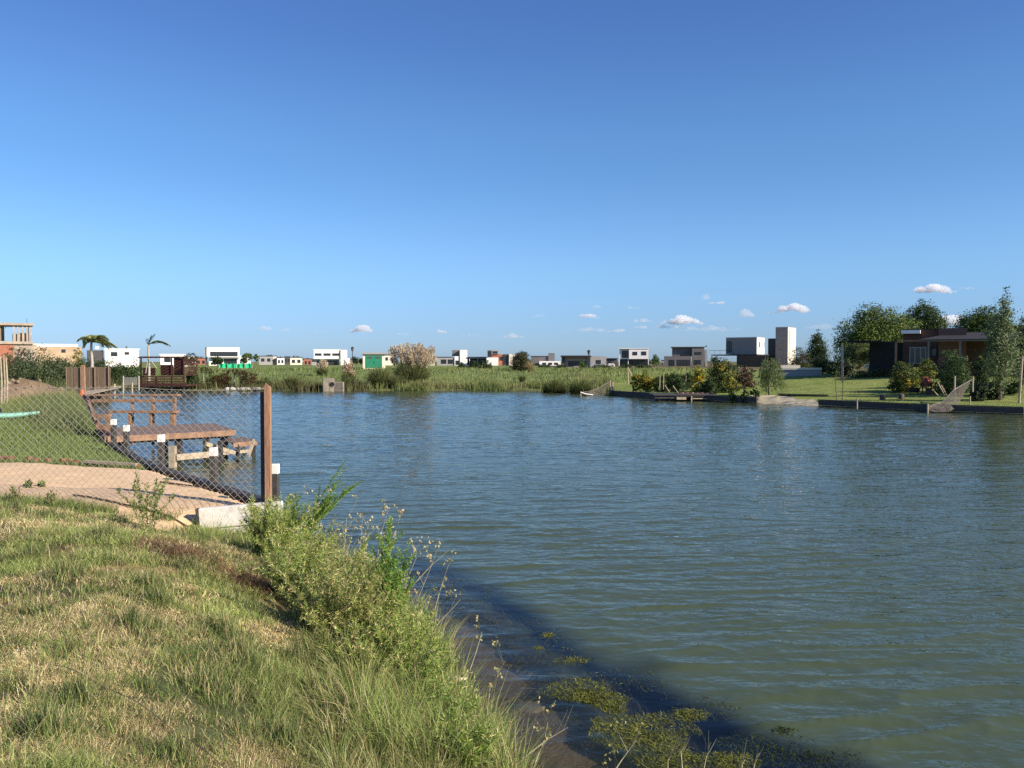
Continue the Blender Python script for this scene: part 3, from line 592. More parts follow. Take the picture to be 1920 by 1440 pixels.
# --- lamp posts
def lamp(px, d, pt, label):
    x = X(px, d); z0 = hgt(x, d); zt = Z(pt, d); r_ = empty('lamp_post', (x, d, z0), label, 'lamp post', 'garden lamp posts on the far shore')
    mb = MB().tube([(x, d, z0-.1), (x, d, z0+.5), (x, d, z0+.52), (x, d, zt-.7)], [.11, .09, .06, .05], 8); mb.build('pole', M['black'], r_)
    MB().tube([(x, d, zt-.69), (x, d, zt-.6), (x, d, zt-.2), (x, d, zt-.19)], [.07, .13, .22, .06], 8).build('lantern', mat('lantern_glass', (.10, .10, .10), .3, .1, 3), r_)
    MB().tube([(x, d, zt-.185), (x, d, zt-.05), (x, d, zt)], [.27, .12, .03], 8).build('lantern_cap', M['black'], r_)
lamp(661, 118, 650, 'black lamp post between the white house and the green-door kiosk'); lamp(1104, 112, 656, 'black lamp post in front of the long flat-roofed house')
# ---------------------------------------------------------------- far vegetation
def hump(px, d): x = X(px, d); return hgt(x, d)
hedge = Leaves(); r_ = empty('hedge', (X(190, 82), 82, hgt(X(190, 82), 82)), 'long dark green hedge running between the two palms', 'hedge')
crown(hedge, [(X(px, 82), 82+random.uniform(-.8, .8), hgt(X(px, 82), 82)+.9+random.uniform(-.1, .3), 1.1, 1.1, 1.25+random.uniform(-.2, .25)) for px in range(18, 266, 10)], 16000, .17, DKG, .2)
hedge.build('foliage', r_)
woody(X(190, 82), 82, hgt(X(190, 82), 82), 1.3, .05, 4, 1).build('stem', M['bark'], r_)
shrub('shrub', 66, 58, 653, 110, 'large grey-green bush behind the dirt pile', pal=[(.085, .11, .05), (.10, .13, .055), (.07, .09, .04)], n=3500, size=.13)
shrub('shrub', 20, 56, 657, 70, 'grey-green bush at the left edge beside the pale stakes', pal=[(.085, .11, .05), (.10, .13, .055)], n=2200, size=.13)
shrub('shrub', 110, 60, 672, 60, 'lower grey-green bush right of the dirt pile', pal=[(.085, .11, .05), (.07, .10, .04)], n=2000, size=.13)
shrub('shrub', 40, 95, 645, 24, 'dark reddish bush below the unfinished building', pal=RDB, n=900, size=.14)
shrub('shrub', 148, 100, 650, 22, 'yellow-orange leaved bush at the right end of the orange house', pal=YEL, n=700, size=.14)
tree('tree', 356, 86, 661, 26, 'dark small tree beside the red timber pergola', pal=DKG, n=1500, size=.14)
tree('tree', 408, 100, 668, 24, 'dark small tree in front of the green netting', pal=DKG, n=1200, size=.14)
tree('tree', 462, 200, 660, 22, 'round green tree at the right end of the house with netting', pal=GRN, n=900, size=.3)
tree('tree', 480, 210, 664, 12, 'narrow green tree left of the distant tiny houses', pal=GRN, n=500, size=.3)
tree('tree', 457, 150, 671, 14, 'small dark shrub-like tree at the right end of the green netting', pal=DKG, n=700, size=.2)
for k, (px, pt, wp, lb) in enumerate([(505, 664, 22, 'far dark tree above the tiny grey house'), (524, 668, 14, 'far dark tree above the tiny white house'), (556, 668, 26, 'far dark tree above the pale yellow house'),
      (576, 671, 16, 'far dark tree beside the low brick house'), (375, 670, 18, 'far tree above the brick house left'), (805, 672, 20, 'far tree right behind the pampas grass')]):
    tree('distant_tree', px, 380, pt, wp, lb, 'tree', DKG, 500, .5, .1, group='trees beyond the distant houses')
tree('tree', 668, 165, 669, 24, 'dark tree behind the kiosk beside the lamp post', pal=DKG, n=1000, size=.22)
tree('tree', 681, 160, 672, 18, 'dark bushy tree touching the kiosk wall', pal=DKG, n=700, size=.22)
tree('round_tree', 1227, 150, 664.5, 18, 'small round bright green tree between the white cube and dark grey houses', pal=[(.06, .12, .02), (.08, .14, .03)], n=1500, size=.17, trunkfrac=.12)
shrub('shrub', 910, 105, 676, 24, 'low dark bush with pale tip on the far meadow', pal=DKG, n=900, size=.14)
shrub('shrub', 1092, 140, 676, 18, 'fresh green bush in front of the flat-roofed house', pal=[(.09, .14, .03)], n=800, size=.16)
for px, wp, pt, lb in [(1020, 30, 683, 'low dark shrub row beneath the grey chimney house'), (1052, 24, 683, 'low dark shrub left of the flat-roofed house'), (1128, 40, 684, 'low dark shrub under the right end of the flat-roofed house'),
                   (1175, 34, 684, 'low dark shrub under the white cube house'), (1205, 30, 684, 'low dark shrub at the right end of the white cube house'), (890, 26, 677, 'dark shrub under the low dark house'), (866, 20, 679, 'dark shrub at the foot of the white stair block')]:
    shrub('shrub', px, 150, pt, wp, lb, pal=DKG, n=500, size=.2, group='low shrubs below the far houses')
def conical(px, d, pt, wp, lb):
    return tree('conical_bush', px, d, pt, wp, lb, 'bush', [(.075, .075, .035), (.10, .095, .04), (.05, .055, .025)], 5500, .14, .02, blobs=[(0, 0, .22, .95, .26), (0, 0, .5, .85, .28), (.03, 0, .78, .55, .2)])
conical(977, 98, 659, 36, 'tall olive conical bush alone on the far meadow')
# far tree line and grass mounds as tussocks
def tussock(name, px, d, pt, wpx, label, cat, n, cols, width=.05, plume=0, pcol=(.50, .36, .24), group=None, base=None, lean=.5):
    x = X(px, d); z0 = hgt(x, d) if base is None else base; H = Z(pt, d)-z0; rad = wpx*d/F_/2
    root = empty(name, (x, d, z0), label, cat, group)
    u = RNG.random(n)**.6; a = RNG.uniform(0, 2*np.pi, n); bx = x+np.cos(a)*u*rad*.45; by = d+np.sin(a)*u*rad*.45
    hh_ = H*RNG.uniform(.55, 1.0, n)*(.72 if plume else 1)*(1-.35*u*u)
    ln = .08+u*lean*RNG.uniform(.5, 1.3, n); cols = np.array(cols); cc = cols[RNG.integers(0, len(cols), n)]*np.clip(1+RNG.normal(0, .25, (n, 1)), .4, 1.7)
    blades('leaves', bx, by, np.full(n, z0-.05), hh_, width, ln, cc, root, az=a)
    if plume:
        lv = Leaves()
        for k in range(plume):
            aa = random.uniform(0, 6.28); uu = random.random()**.5; hp = H*random.uniform(.62, 1.02)*(1-.12*uu*uu)
            dx, dy = math.cos(aa), math.sin(aa); top = np.array([x+dx*rad*uu*.95, d+dy*rad*uu*.6, z0+hp]); dirv = np.array([dx*uu*.7, dy*uu*.6, 1.0]); dirv /= np.linalg.norm(dirv)
            pl = random.uniform(.45, .75); m_ = 46; tt = RNG.random(m_); c = top-dirv*pl*tt[:, None]*1.0+RNG.normal(size=(m_, 3))*(.035+.06*np.sin(tt*3.0))[:, None]
            pc = jit(np.array(pcol)*random.uniform(.7, 1.2), m_, .15); nr = sphere(m_); ax = dirv*1.0+RNG.normal(size=(m_, 3))*.3; ax /= np.linalg.norm(ax, axis=1)[:, None]
            bb = np.cross(ax, nr); bb /= np.linalg.norm(bb, axis=1)[:, None]; lv.addab(c, ax, bb, .17, .06, pc)
        lv.build('plumes', root)
    return root
RC = [(.13, .15, .05), (.10, .13, .04), (.20, .19, .08), (.08, .10, .03)]
tussock('pampas_grass', 772, 76, 642, 100, 'huge pampas grass with dozens of pinkish-tan plumes', 'pampas grass', 3400, RC, .05, 210, (.60, .49, .34))
tussock('pampas_grass', 604, 88, 672, 26, 'small pampas grass with pale plumes in front of the white house', 'pampas grass', 700, RC[:2]+RC[3:], .05, 16, (.58, .46, .30), base=.9)
tussock('pampas_grass', 653, 76, 674, 30, 'small pampas grass with cream plumes left of the kiosk', 'pampas grass', 900, RC, .05, 26, (.60, .46, .30))
tussock('grass_clump', 547, 71.5, 697, 42, 'dense rounded clump of long grass at the waterline left of the culvert', 'grass clump', 1500, RC, .05, lean=.9, group='grass clumps on the far waterline')
tussock('grass_clump', 597, 71, 712, 22, 'small dark grass clump against the left side of the culvert', 'grass clump', 700, RC, .05, lean=.7, group='grass clumps on the far waterline')
tussock('grass_clump', 713, 73, 680, 60, 'tall grass clump at the waterline under the kiosk', 'grass clump', 1900, RC, .05, lean=.7, group='grass clumps on the far waterline')
tussock('grass_clump', 745, 72.5, 696, 50, 'dense grass clump at the left foot of the huge pampas grass', 'grass clump', 1500, RC, .05, lean=.7, group='grass clumps on the far waterline')
tussock('grass_clump', 655, 72.5, 700, 36, 'grass clump at the waterline below the cream-plumed pampas', 'grass clump', 1000, RC, .05, lean=.7, group='grass clumps on the far waterline')
tussock('grass_clump', 1040, 67, 702, 60, 'wide low green clump of long grass on the waterline left of the sagging net', 'grass clump', 2200, RC[:2], .05, lean=1.0, group='grass clumps on the far waterline')
tussock('grass_clump', 1088, 65, 704, 62, 'wide low green clump of long grass touching the sagging net', 'grass clump', 2200, RC[:2], .05, lean=1.0, group='grass clumps on the far waterline')
tussock('grass_clump', 979, 80, 696, 14, 'small dark clump under the conical bush', 'grass clump', 400, RC[:2], .05, group='grass clumps on the far waterline')
tussock('grass_clump', 993, 94, 672, 16, 'straw-coloured grass tuft beside the conical bush', 'grass clump', 400, [(.42, .31, .16), (.30, .24, .11)], .05, group='grass clumps on the far waterline')
# shore reeds (uncountable)
def along(px0, px1, n, dmin, dmax, hh0, hh1, cols, name, width=.045, lean=.25):
    px = RNG.uniform(px0, px1, n); d = RNG.uniform(dmin, dmax, n); x = (px-960)/F_*d; z = height(x, d); s_, _ = lake(x, d); k = (s_ > -.6)
    k = k & (RNG.random(n) < np.clip((fbm(x*.45, d*.45, 65)-.34)*5, .06, 1)) if name != 'meadow_grass' and name != 'lawn_grass' else k
    x, d, z = x[k], d[k], np.maximum(z[k], -.15); n = len(x); f = .3+1.4*fbm(x*.6, d*.6, 61)
    cols = np.array(cols); ci = np.clip((fbm(x*.4, d*.4, 63)*len(cols)+RNG.normal(0, .6, n)).astype(int), 0, len(cols)-1)
    return blades(name, x, d, z, RNG.uniform(hh0, hh1, n)*f, width, RNG.uniform(.05, lean*2, n), cols[ci]*np.clip(1+RNG.normal(0, .22, (n, 1)), .4, 1.7))
along(690, 1060, 9000, 70.3, 74.5, .3, .85, [(.08, .10, .03), (.14, .18, .05), (.18, .21, .07), (.25, .23, .10), (.16, .21, .06)], 'reeds')
along(395, 690, 4200, 69, 76, .3, .9, [(.09, .10, .035), (.15, .13, .06), (.12, .14, .045)], 'shore_grass')
along(1000, 1150, 3000, 60, 76, .4, .9, [(.11, .14, .04), (.16, .17, .06)], 'shore_grass')
along(-60, 1330, 26000, 76, 125, .12, .42, [(.13, .18, .05), (.18, .23, .07), (.25, .25, .10)], 'meadow_grass', .07, .5)
along(150, 400, 4000, 58, 80, .4, 1.1, [(.08, .09, .035), (.13, .12, .05), (.10, .13, .04)], 'shore_grass')
along(1140, 1920, 16000, 38, 70, .03, .09, [(.19, .24, .055), (.24, .27, .08)], 'lawn_grass', .03, .8)
# palms
def palm(name, px, d, pt, fronds, label, trunk_col='pbark', base=None, r=.11, crownz=.78, n=60, droop=1.0, Lf=1.5, c=((.10, .13, .04), (.06, .09, .025))):
    x = X(px, d); z0 = hgt(x, d) if base is None else base; zt = Z(pt, d); H = zt-z0; root = empty(name, (x, d, z0), label, 'palm tree')
    ch = z0+H*crownz; MB().tube([(x, d, z0-.1), (x+.03, d, z0+H*.3), (x-.02, d, z0+H*.6), (x, d, ch)], [r*1.2, r, r*.8, r*.7], 9).build('trunk', M[trunk_col], root)
    for az, el, ln, dr in fronds:
        p = Vector((x, d, ch)); v = Vector((math.cos(az)*math.cos(el), math.sin(az)*math.cos(el), math.sin(el))); pts = [p.copy()]; st = ln/9
        for k in range(9): p = p+v*st; v = (v+Vector((.03, 0, -dr*.16))).normalized(); pts.append(p.copy())
        rb_ = MB().tube(pts, [.03*(1-k/11) for k in range(10)], 4); lv = Leaves(); fo = bpy.data.objects
        fr_ = rb_.build('frond', M['gstem'], root)
        m_ = n*2; tt = RNG.uniform(.12, 1, m_)*8.99; ii = tt.astype(int); fr2 = (tt-ii)[:, None]; A_ = np.array([list(q) for q in pts]); c0 = A_[ii]*(1-fr2)+A_[ii+1]*fr2
        tg = A_[ii+1]-A_[ii]; tg /= np.linalg.norm(tg, axis=1)[:, None]; sd_ = np.cross(tg, np.array([0, 0, 1.0])); sd_ /= np.linalg.norm(sd_, axis=1)[:, None]+1e-9
        sg = np.where(RNG.random(m_) < .5, -1, 1)[:, None]; ax = sd_*sg*.7+tg*.6+np.array([.15, 0, -.55])*RNG.uniform(.4, 1.3, (m_, 1)); ax /= np.linalg.norm(ax, axis=1)[:, None]
        ll = ln*.30*np.sin(np.clip(tt/9, .08, .97)*3.0)+.05; bb = np.cross(ax, tg); bb /= np.linalg.norm(bb, axis=1)[:, None]+1e-9
        cc = np.array(c)[RNG.integers(0, len(c), m_)]*np.clip(1+RNG.normal(0, .25, (m_, 1)), .4, 1.8); lv.addab(c0+ax*(ll/2)[:, None], ax, bb, ll, .05, cc); lv.build('leaflets', fr_)
    return root
palm('palm_tree', 172, 60, 618, [(0.1, .9, 1.7, 1.7), (.5, .7, 1.4, 1.8), (-.4, .8, 1.3, 1.8), (1.2, 1.2, 1.5, 1.7), (2.6, 1.1, 1.3, 2.2), (-2.5, 1.2, 1.3, 2.2), (-1.3, 1.2, 1.5, 1.8), (.2, 1.2, 1.5, 1.8), (3.1, .8, .9, 2.4), (.0, .5, 2.0, 1.1), (1.9, 1.3, 1.2, 2), (-.2, .4, 1.7, 1.0)],
     'bushy green palm with fronds swept to the right by the wind', base=1.35, crownz=.72, n=95, c=((.24, .29, .09), (.16, .21, .06), (.34, .31, .13)))
palm('palm_tree', 279, 70, 622, [(.05, .75, 2.0, 1.25), (.2, .9, 1.7, 1.4), (1.0, 1.45, .9, .3), (.3, 1.4, 1.1, .8), (2.8, 1.35, .6, 1.0)],
     'nearly bare thin palm with one long frond blown to the right', base=.9, crownz=.72, r=.10, n=34)
def support(px0, py0, px1, py1, d): return ((X(px0, d), d, Z(py0, d)), (X(px1, d), d, Z(py1, d)))
for nm, d, a_, lb in (('palm_tree', 74, (381, 683, 44), 'short drooping-leaved palm left of the green netting'), ('palm_tree', 74, (439, 686, 34), 'short spiky palm in front of the green netting'), ('palm_tree', 74, (451, 690, 26), 'smallest short palm beside the netting end')):
    px, pt, wp = a_; palm(nm, px, d, pt, [(k*.62+.2, .75, wp*d/F_*.62, 2.3) for k in range(10)], lb, crownz=.82, r=.06, n=30, c=((.12, .13, .05), (.16, .16, .07)))
for px, pt, wp, lb, pl in [(415, 694, 40, 'dark reddish-brown bush between the short palms', RDB), (463, 694, 44, 'dark brown bush right of the short palms', RDB), (400, 702, 30, 'green bush below the drooping palm', GRN), (360, 696, 26, 'green bush against the red timber pergola', DKG), (495, 708, 30, 'low olive bush near the stony bank', OLV)]:
    shrub('shrub', px, 73, pt, wp, lb, pal=pl, n=1100, size=.13)
for k in range(16):
    px = 428+k*4.6+random.uniform(-1, 1); d = 70.3; x = X(px, d)
    s_ = random.uniform(.14, .26); lv = MB()
    v = [Vector(p)*1 for p in sphere(14)]
    import bmesh as _b
    bm = _b.new(); _b.ops.create_icosphere(bm, subdivisions=2, radius=s_)
    for q in bm.verts: q.co *= random.uniform(.8, 1.15); q.co.z *= .7
    me = bpy.data.meshes.new('shore_stone'); bm.to_mesh(me); bm.free(); me.materials.append(M['concrete']); o_ = bpy.data.objects.new('shore_stone', me); COL.objects.link(o_); o_.location = (x, d+random.uniform(-.2, .5), .16)
    tag(o_, 'pale stone on the dark bank below the short palms', 'stone', 'stones along the bank below the short palms')
# green netting
h = House('netting_fence', 'bright green shade netting strung before the two-storey white house', 'netting', 440, 104)
mb = MB(); d = 104; xs_ = np.linspace(X(413, d), X(470, d), 30)
pts_t = [(x_, d+.12*math.sin(i*1.3), Z(682+1.0*math.sin(i*.9), d)) for i, x_ in enumerate(xs_)]; pts_b = [(a[0], a[1]-.1, Z(690+.8*math.sin(i*1.7), d)) for i, a in enumerate(pts_t)]
for i in range(29): mb.add([pts_b[i], pts_b[i+1], pts_t[i+1], pts_t[i], tuple(np.add(pts_b[i], (0, .02, 0))), tuple(np.add(pts_b[i+1], (0, .02, 0))), tuple(np.add(pts_t[i+1], (0, .02, 0))), tuple(np.add(pts_t[i], (0, .02, 0)))], [(0, 1, 2, 3), (7, 6, 5, 4), (3, 2, 6, 7)])
mb.build('net', M['gnet'], h.root)
for px in (413, 427, 441, 456, 469): h.box('post', px-.3, px+.5, 681, None, 'palew', -.2, .08)
# ---------------------------------------------------------------- red timber pergola on the far left shore
r_ = empty('timber_pergola', (X(304, 70), 70, .3), 'dark red timber pergola deck standing over the far left waterline', 'pergola'); d = 69.5
def bx(part, px0, px1, py0, py1, d, th, m, root=r_): return MB().box(X(px0, d), X(px1, d), d, d+th, Z(py1, d), Z(py0, d)).build(part, M[m], root)
bx('platform', 260, 349, 722, 724.5, d, 4, 'redw')
for px in (263, 291, 320, 343):
    for dd in (.1, 3.4): bx('post', px, px+2.2, 671.5 if px in (263, 343, 320) else 706, 721.9 , d+dd, .1, 'redw'); bx('pile', px, px+2.6, 724.6, 738, d+dd, .12, 'tar')
for dd in (.05, 3.35): bx('beam', 258, 348, 669.5, 671.4, d+dd, .14, 'redw')
for k in range(9): bx('rafter', 262+k*10, 263.6+k*10, 668.2, 669.4, d-.3, 4.6, 'redw')
for py in (705, 709.5, 714, 718.5): bx('rail', 262, 346, py, py+2.6, d-.05, .05, 'redw')
bx('lattice', 301, 325, 684, 704, d+3.5, .04, 'redw'); bx('lattice', 326, 343, 671.5, 704, d+3.5, .04, 'redw')
bx('lattice', 268, 291, 690, 704, d+3.5, .04, 'redw')
for k in range(10): bx('slat', 343.3, 344.6, 674+k*3.2, 675.8+k*3.2, d+.3, 2.9, 'redw')
st_ = empty('prop_pole', (X(279, 69), 69, 1), 'three pale poles leaning together inside the red pergola', 'poles')
for a, b_ in (((273, 700), (277, 676)), ((279, 701), (280, 672)), ((294, 691), (284, 677))):
    p, q = support(*a, *b_, 69.1); MB().tube([p, q], .035, 6).build('pole', M['pbark'], st_)
# reed fence panel, small wire gate, pale stakes
r_ = empty('reed_fence', (X(165, 56), 56, .9), 'brown reed screen fence between the dirt pile and the bare palm', 'fence'); d = 56
mb = MB(); 
for k in range(150):
    px = 125+k*.54; t0 = 689+random.uniform(-1.2, 1.6)+(204-px)*-.006; mb.box(X(px, d), X(px, d)+.022, d+random.uniform(0, .03), d+.05, hgt(X(px, d), d)-.1, Z(t0, d))
mb.build('screen', M['reed'], r_)
for px in (125, 152, 178, 204): MB().tube([(X(px, d), d-.06, .5), (X(px, d), d-.06, Z(687.5, d))], .035, 7).build('post', M['reed'], r_)
r_ = empty('wire_gate', (X(246, 66), 66, .8), 'small grey wire gate with pale posts left of the red pergola', 'gate'); d = 66
for px in (231, 260): MB().tube([(X(px, d), d, .2), (X(px, d), d, Z(705, d))], .055, 7).build('post', M['pbark'], r_)
mb = MB()
for k in range(20): mb.bar((X(231+k*1.5, d), d, Z(722, d)), (X(231+k*1.5, d), d, Z(707.5, d)), .014, .014)
for k in range(9): mb.bar((X(231, d), d+.01, Z(707.5+k*1.8, d)), (X(260, d), d+.01, Z(707.5+k*1.8, d)), .014, .014)
mb.build('mesh_panel', M['lgrey'], r_)
for i, (px, pt) in enumerate(((-6, 666), (1, 668), (7, 667), (11.5, 670))):
    dsc = ('cut off by the edge', 'second from the left', 'third from the left', 'thinner and rightmost')[i]
    d = 36; x = X(px, d); z0 = hgt(x, d); o_ = MB().tube([(x, d, z0-.2), (x+.03, d+.02, (z0+Z(pt, d))/2), (x, d, Z(pt, d))], [.045, .04, .03], 8).build('stake', M['palew'])
    tag(o_, 'pale rough wooden stake at the left edge, '+dsc, 'stake', 'pale stakes at the left edge')
# clods on dirt pile
for k in range(38):
    a = random.uniform(0, 6.28); rr = random.random()**.6*1.9; x = MOUND[0]+math.cos(a)*rr; y = MOUND[1]+math.sin(a)*rr-.3
    bm = _b.new(); _b.ops.create_icosphere(bm, subdivisions=2, radius=random.uniform(.05, .14))
    for q in bm.verts: q.co *= random.uniform(.75, 1.2)
    me = bpy.data.meshes.new('dirt_clod'); bm.to_mesh(me); bm.free(); me.materials.append(M['dirt']); o_ = bpy.data.objects.new('dirt_clod', me); COL.objects.link(o_); o_.location = (x, y, hgt(x, y)+.03)
    tag(o_, 'brown clod of earth on the dirt pile behind the lawn', 'clod', 'clods of earth on the dirt pile')
# pale ramp/planks beside the post
r_ = empty('plank_walkway', (X(190, 50), 50, .5), 'weathered pale plank walkway along the shore behind the jetty rail', 'walkway')
for k in range(3):
    a = P(160+k*2, 741-k*2.5, .55); b_ = P(222, 727.5-k*1.2, .62); MB().bar((a[0], a[1], .6), (b_[0], b_[1], .66), .35, .05).build('plank', M['palew'], r_)
for px, py in ((215, 731), (231, 727), (248, 728)):
    a = P(px, py+6, .3); MB().tube([(a[0], a[1], -.2), (a[0], a[1], .95)], .06, 7).build('pile', M['palew'], r_)
# ---------------------------------------------------------------- right shore vegetation
G2 = 'yellow-leaved shrubs on the right shore'
for px, pt, wp, d, n, lb, pl in [
  (1212, 697, 34, 60, 1800, 'yellow-green shrub just right of the leaning white poles', YEL), (1193, 699, 18, 60, 700, 'small yellow shrub behind the leaning white poles', YEL),
  (1309, 686, 26, 56, 1500, 'brightest golden-yellow shrub on the right shore', [(.50, .36, .03), (.40, .32, .04), (.16, .19, .03)]),
  (1354, 669, 60, 57, 4200, 'largest yellow-tipped dark shrub left of the willow', YEL+DKG+DKG), (1700, 678, 56, 52, 4000, 'broad yellow-tipped shrub in front of the brown house', YEL+DKG+GRN),
  (1845, 664, 34, 50, 2200, 'yellow-tipped dark shrub left of the poplar', YEL[1:]+DKG+DKG), (1735, 674, 34, 54, 1800, 'green-yellow shrub behind the broad yellow one', YEL[1:]+GRN)]:
    shrub('yellow_shrub', px, d, pt, wp, lb, pal=pl, n=n, size=.12, group=G2)
for px, pt, wp, d, n, lb, pl in [
  (1262, 700, 50, 60, 2600, 'dark low hedge shrub behind the two leaning planks', DKG), (1238, 704, 30, 59, 1200, 'small green shrub left of the dark hedge', GRN), (1290, 698, 26, 62, 1200, 'dark shrub left of the golden shrub', DKG),
  (1395, 684, 36, 60, 2200, 'pinkish brown flowering shrub between yellow shrub and willow', RDB+[(.30, .20, .17)]), (1330, 706, 34, 55, 1500, 'dark base shrub under the big yellow-tipped one', DKG),
  (1500, 652, 46, 84, 3200, 'dark reddish-green shrub against the foot of the tower', RDB+DKG), (1545, 664, 44, 76, 2800, 'dark green shrub right of the slim dark tree', DKG), (1575, 676, 50, 70, 3000, 'dense dark shrub behind the small bare tree', DKG),
  (1785, 657, 60, 49, 3800, 'rounded bright green shrub in front of the porch', [(.06, .10, .03), (.09, .14, .045)]), (1862, 715, 34, 44.5, 2400, 'dark grey-green shrub at the foot of the poplar', [(.06, .08, .035), (.09, .11, .05)]),
  (1835, 716, 30, 44, 1600, 'grey-green shrub beside the upper end of the net', [(.08, .10, .05)]), (1800, 700, 60, 50, 2400, 'dark shrub between porch and net', DKG), (1900, 712, 30, 47, 1400, 'green shrub between poplar and right post', GRN),
  (1374, 726, 14, 50.5, 500, 'small dark tuft shrub on the lawn edge, leftmost of three', DKG), (1397, 727, 14, 50, 500, 'small dark tuft shrub on the lawn edge, middle of three', DKG), (1416, 727, 16, 50, 500, 'small dark tuft shrub on the lawn edge, nearest the willow', DKG)]:
    shrub('shrub', px, d, pt, wp, lb, pal=pl, n=n, size=.11)
r_ = empty('low_hedge', (X(1640, 66), 66, 1.2), 'low olive clipped hedge along the edge of the right lawn', 'hedge'); lv = Leaves()
crown(lv, [(X(px, 66), 66, hgt(X(px, 66), 66)+.25, .5, .4, .32) for px in range(1600, 1690, 7)], 5000, .1, OLV, .25); lv.build('foliage', r_); woody(X(1640, 66), 66, hgt(X(1640, 66), 66), .4, .03, 3, .3).build('stem', M['bark'], r_)
BT = [(-.8, 0, .3, .3, .2), (-.45, 0, .35, .5, .25), (0, .1, .38, .5, .22), (.4, 0, .35, .45, .22), (-.55, 0, .62, .42, .2), (-.2, .1, .78, .42, .2), (.15, 0, .74, .4, .2), (-.7, .1, .45, .28, .16), (0, 0, .55, .6, .22), (.5, .1, .62, .4, .2), (.75, 0, .5, .25, .15), (-.35, 0, .88, .25, .1)]
tree('broad_tree', 1652, 84, 572, 150, 'big broad green tree with rounded crown left of the brown house', pal=[(.08, .12, .028), (.13, .18, .035), (.19, .23, .05), (.05, .08, .02)], n=24000, size=.2, blobs=BT, clump=.15, nb=22, r=.18)
tree('broad_tree', 1733, 92, 568, 78, 'upright darker green tree rising behind the brown house', pal=[(.05, .085, .022), (.08, .12, .03)], n=13000, size=.2, clump=.15, nb=14, r=.16, trunkfrac=.12)
tree('broad_tree', 1834, 86, 578, 96, 'dark rounded tree above the porch roof', pal=[(.05, .085, .022), (.09, .13, .03)], n=12000, size=.2, clump=.15, nb=14, r=.16)
tree('tree', 1612, 74, 640, 70, 'feathery light green tree in front of the big broad tree', pal=[(.10, .13, .04), (.13, .16, .05)], n=3800, size=.12, clump=.2)
tree('tree', 1592, 72, 643, 30, 'spindly pale green young tree left of the feathery tree', pal=[(.12, .16, .06)], n=900, size=.11)
tree('slim_tree', 1532, 90, 620, 36, 'slim dark pointed tree right of the tower house', pal=DKG, n=4000, size=.17, blobs=[(0, 0, .35, .9, .26), (0, 0, .6, .75, .25), (.05, 0, .82, .4, .17)], clump=.2)
tree('distant_tree', 1338, 300, 667, 12, 'small far tree right of the dark grey house', pal=DKG, n=300, size=.4, trunkfrac=.1)
PB = [(0, 0, .3, .95, .2), (.1, 0, .5, .85, .2), (-.15, 0, .62, .6, .16), (.15, 0, .75, .5, .16), (.3, 0, .88, .28, .12), (-.55, 0, .52, .35, .22), (-.5, 0, .72, .2, .1)]
PP = [(.09, .13, .045), (.15, .20, .075), (.22, .26, .13)]
tree('poplar_tree', 1876, 44, 538, 50, 'tall pale-leaved poplar leaning right on the right shore', 'tree', PP, 6500, .11, blobs=PB, clump=.2, r=.08, nb=16)
tree('poplar_tree', 1927, 46, 560, 44, 'second poplar cut off by the right edge of the view', 'tree', PP, 5000, .11, blobs=PB, clump=.2, r=.08, nb=14)
# willow
x, d = X(1442, 51.5), 51.5; z0 = hgt(x, d); r_ = empty('willow_tree', (x, d, z0), 'young weeping willow with two thin props on the lawn edge', 'tree'); zt = Z(660, d)
lv = Leaves(); mb = MB(); mb.tube([(x, d, z0-.1), (x-.02, d, z0+1), (x+.02, d, zt-.5)], [.055, .045, .02], 7)
for k in range(150):
    a = random.uniform(0, 6.28); rr = random.uniform(.25, 1.0)*1.05; h0 = z0+random.uniform(1.5, zt-z0-.15)*(1-.12*rr); q = Vector((x+math.cos(a)*rr*.6+.1, d+math.sin(a)*rr*.6, h0)); ed = Vector((x+math.cos(a)*rr+.15, d+math.sin(a)*rr, max(z0+.3, h0-random.uniform(.5, 1.6))))
    if k < 26: mb.tube([(x, d, h0-.3), q], [.02, .008], 4)
    m_ = 34; tt = RNG.random(m_)[:, None]; c = np.array(q)*(1-tt)+np.array(ed)*tt+RNG.normal(size=(m_, 3))*.035; ax = np.array([math.cos(a)*.2, math.sin(a)*.2, -1.0])+RNG.normal(size=(m_, 3))*.25; ax /= np.linalg.norm(ax, axis=1)[:, None]
    bb = np.cross(ax, sphere(m_)); bb /= np.linalg.norm(bb, axis=1)[:, None]; lv.addab(c, ax, bb, .12, .03, jit((.13, .17, .055), m_, .25))
mb.build('trunk', M['bark'], r_); lv.build('crown', r_)
MB().tube([(x+.62, d-.3, z0-.05), (x+.1, d, z0+1.2)], .022, 6).build('prop', M['bark'], r_); MB().tube([(x-.3, d-.2, z0-.05), (x-.02, d, z0+1.1)], .022, 6).build('prop', M['bark'], r_)
# small two-stemmed bare tree
x, d = X(1580, 46.5), 46.5; z0 = hgt(x, d); r_ = empty('young_tree', (x, d, z0), 'nearly bare two-stemmed young tree on the lawn edge', 'tree'); mb = MB()
mb.tube([(x, d, z0-.1), (x+.03, d, z0+1.1), (x+.0, d, z0+2.2)], [.03, .025, .01], 6).tube([(x-.3, d, z0-.1), (x-.38, d, z0+.9), (x-.42, d, z0+1.5)], [.03, .02, .008], 6)
lv = Leaves(); tg_ = []
for k in range(18):
    hh2 = random.uniform(.8, 2.1); a = random.uniform(0, 6.28); q = (x+math.cos(a)*.5, d+math.sin(a)*.5, z0+hh2+.35); mb.tube([(x, d, z0+hh2), q], [.012, .004], 4); c = np.array(q)+RNG.normal(size=(16, 3))*.1; lv.add(c, sphere(16), .1, .05, jit((.09, .12, .04), 16))
mb.build('trunk', M['bark'], r_); lv.build('crown', r_)
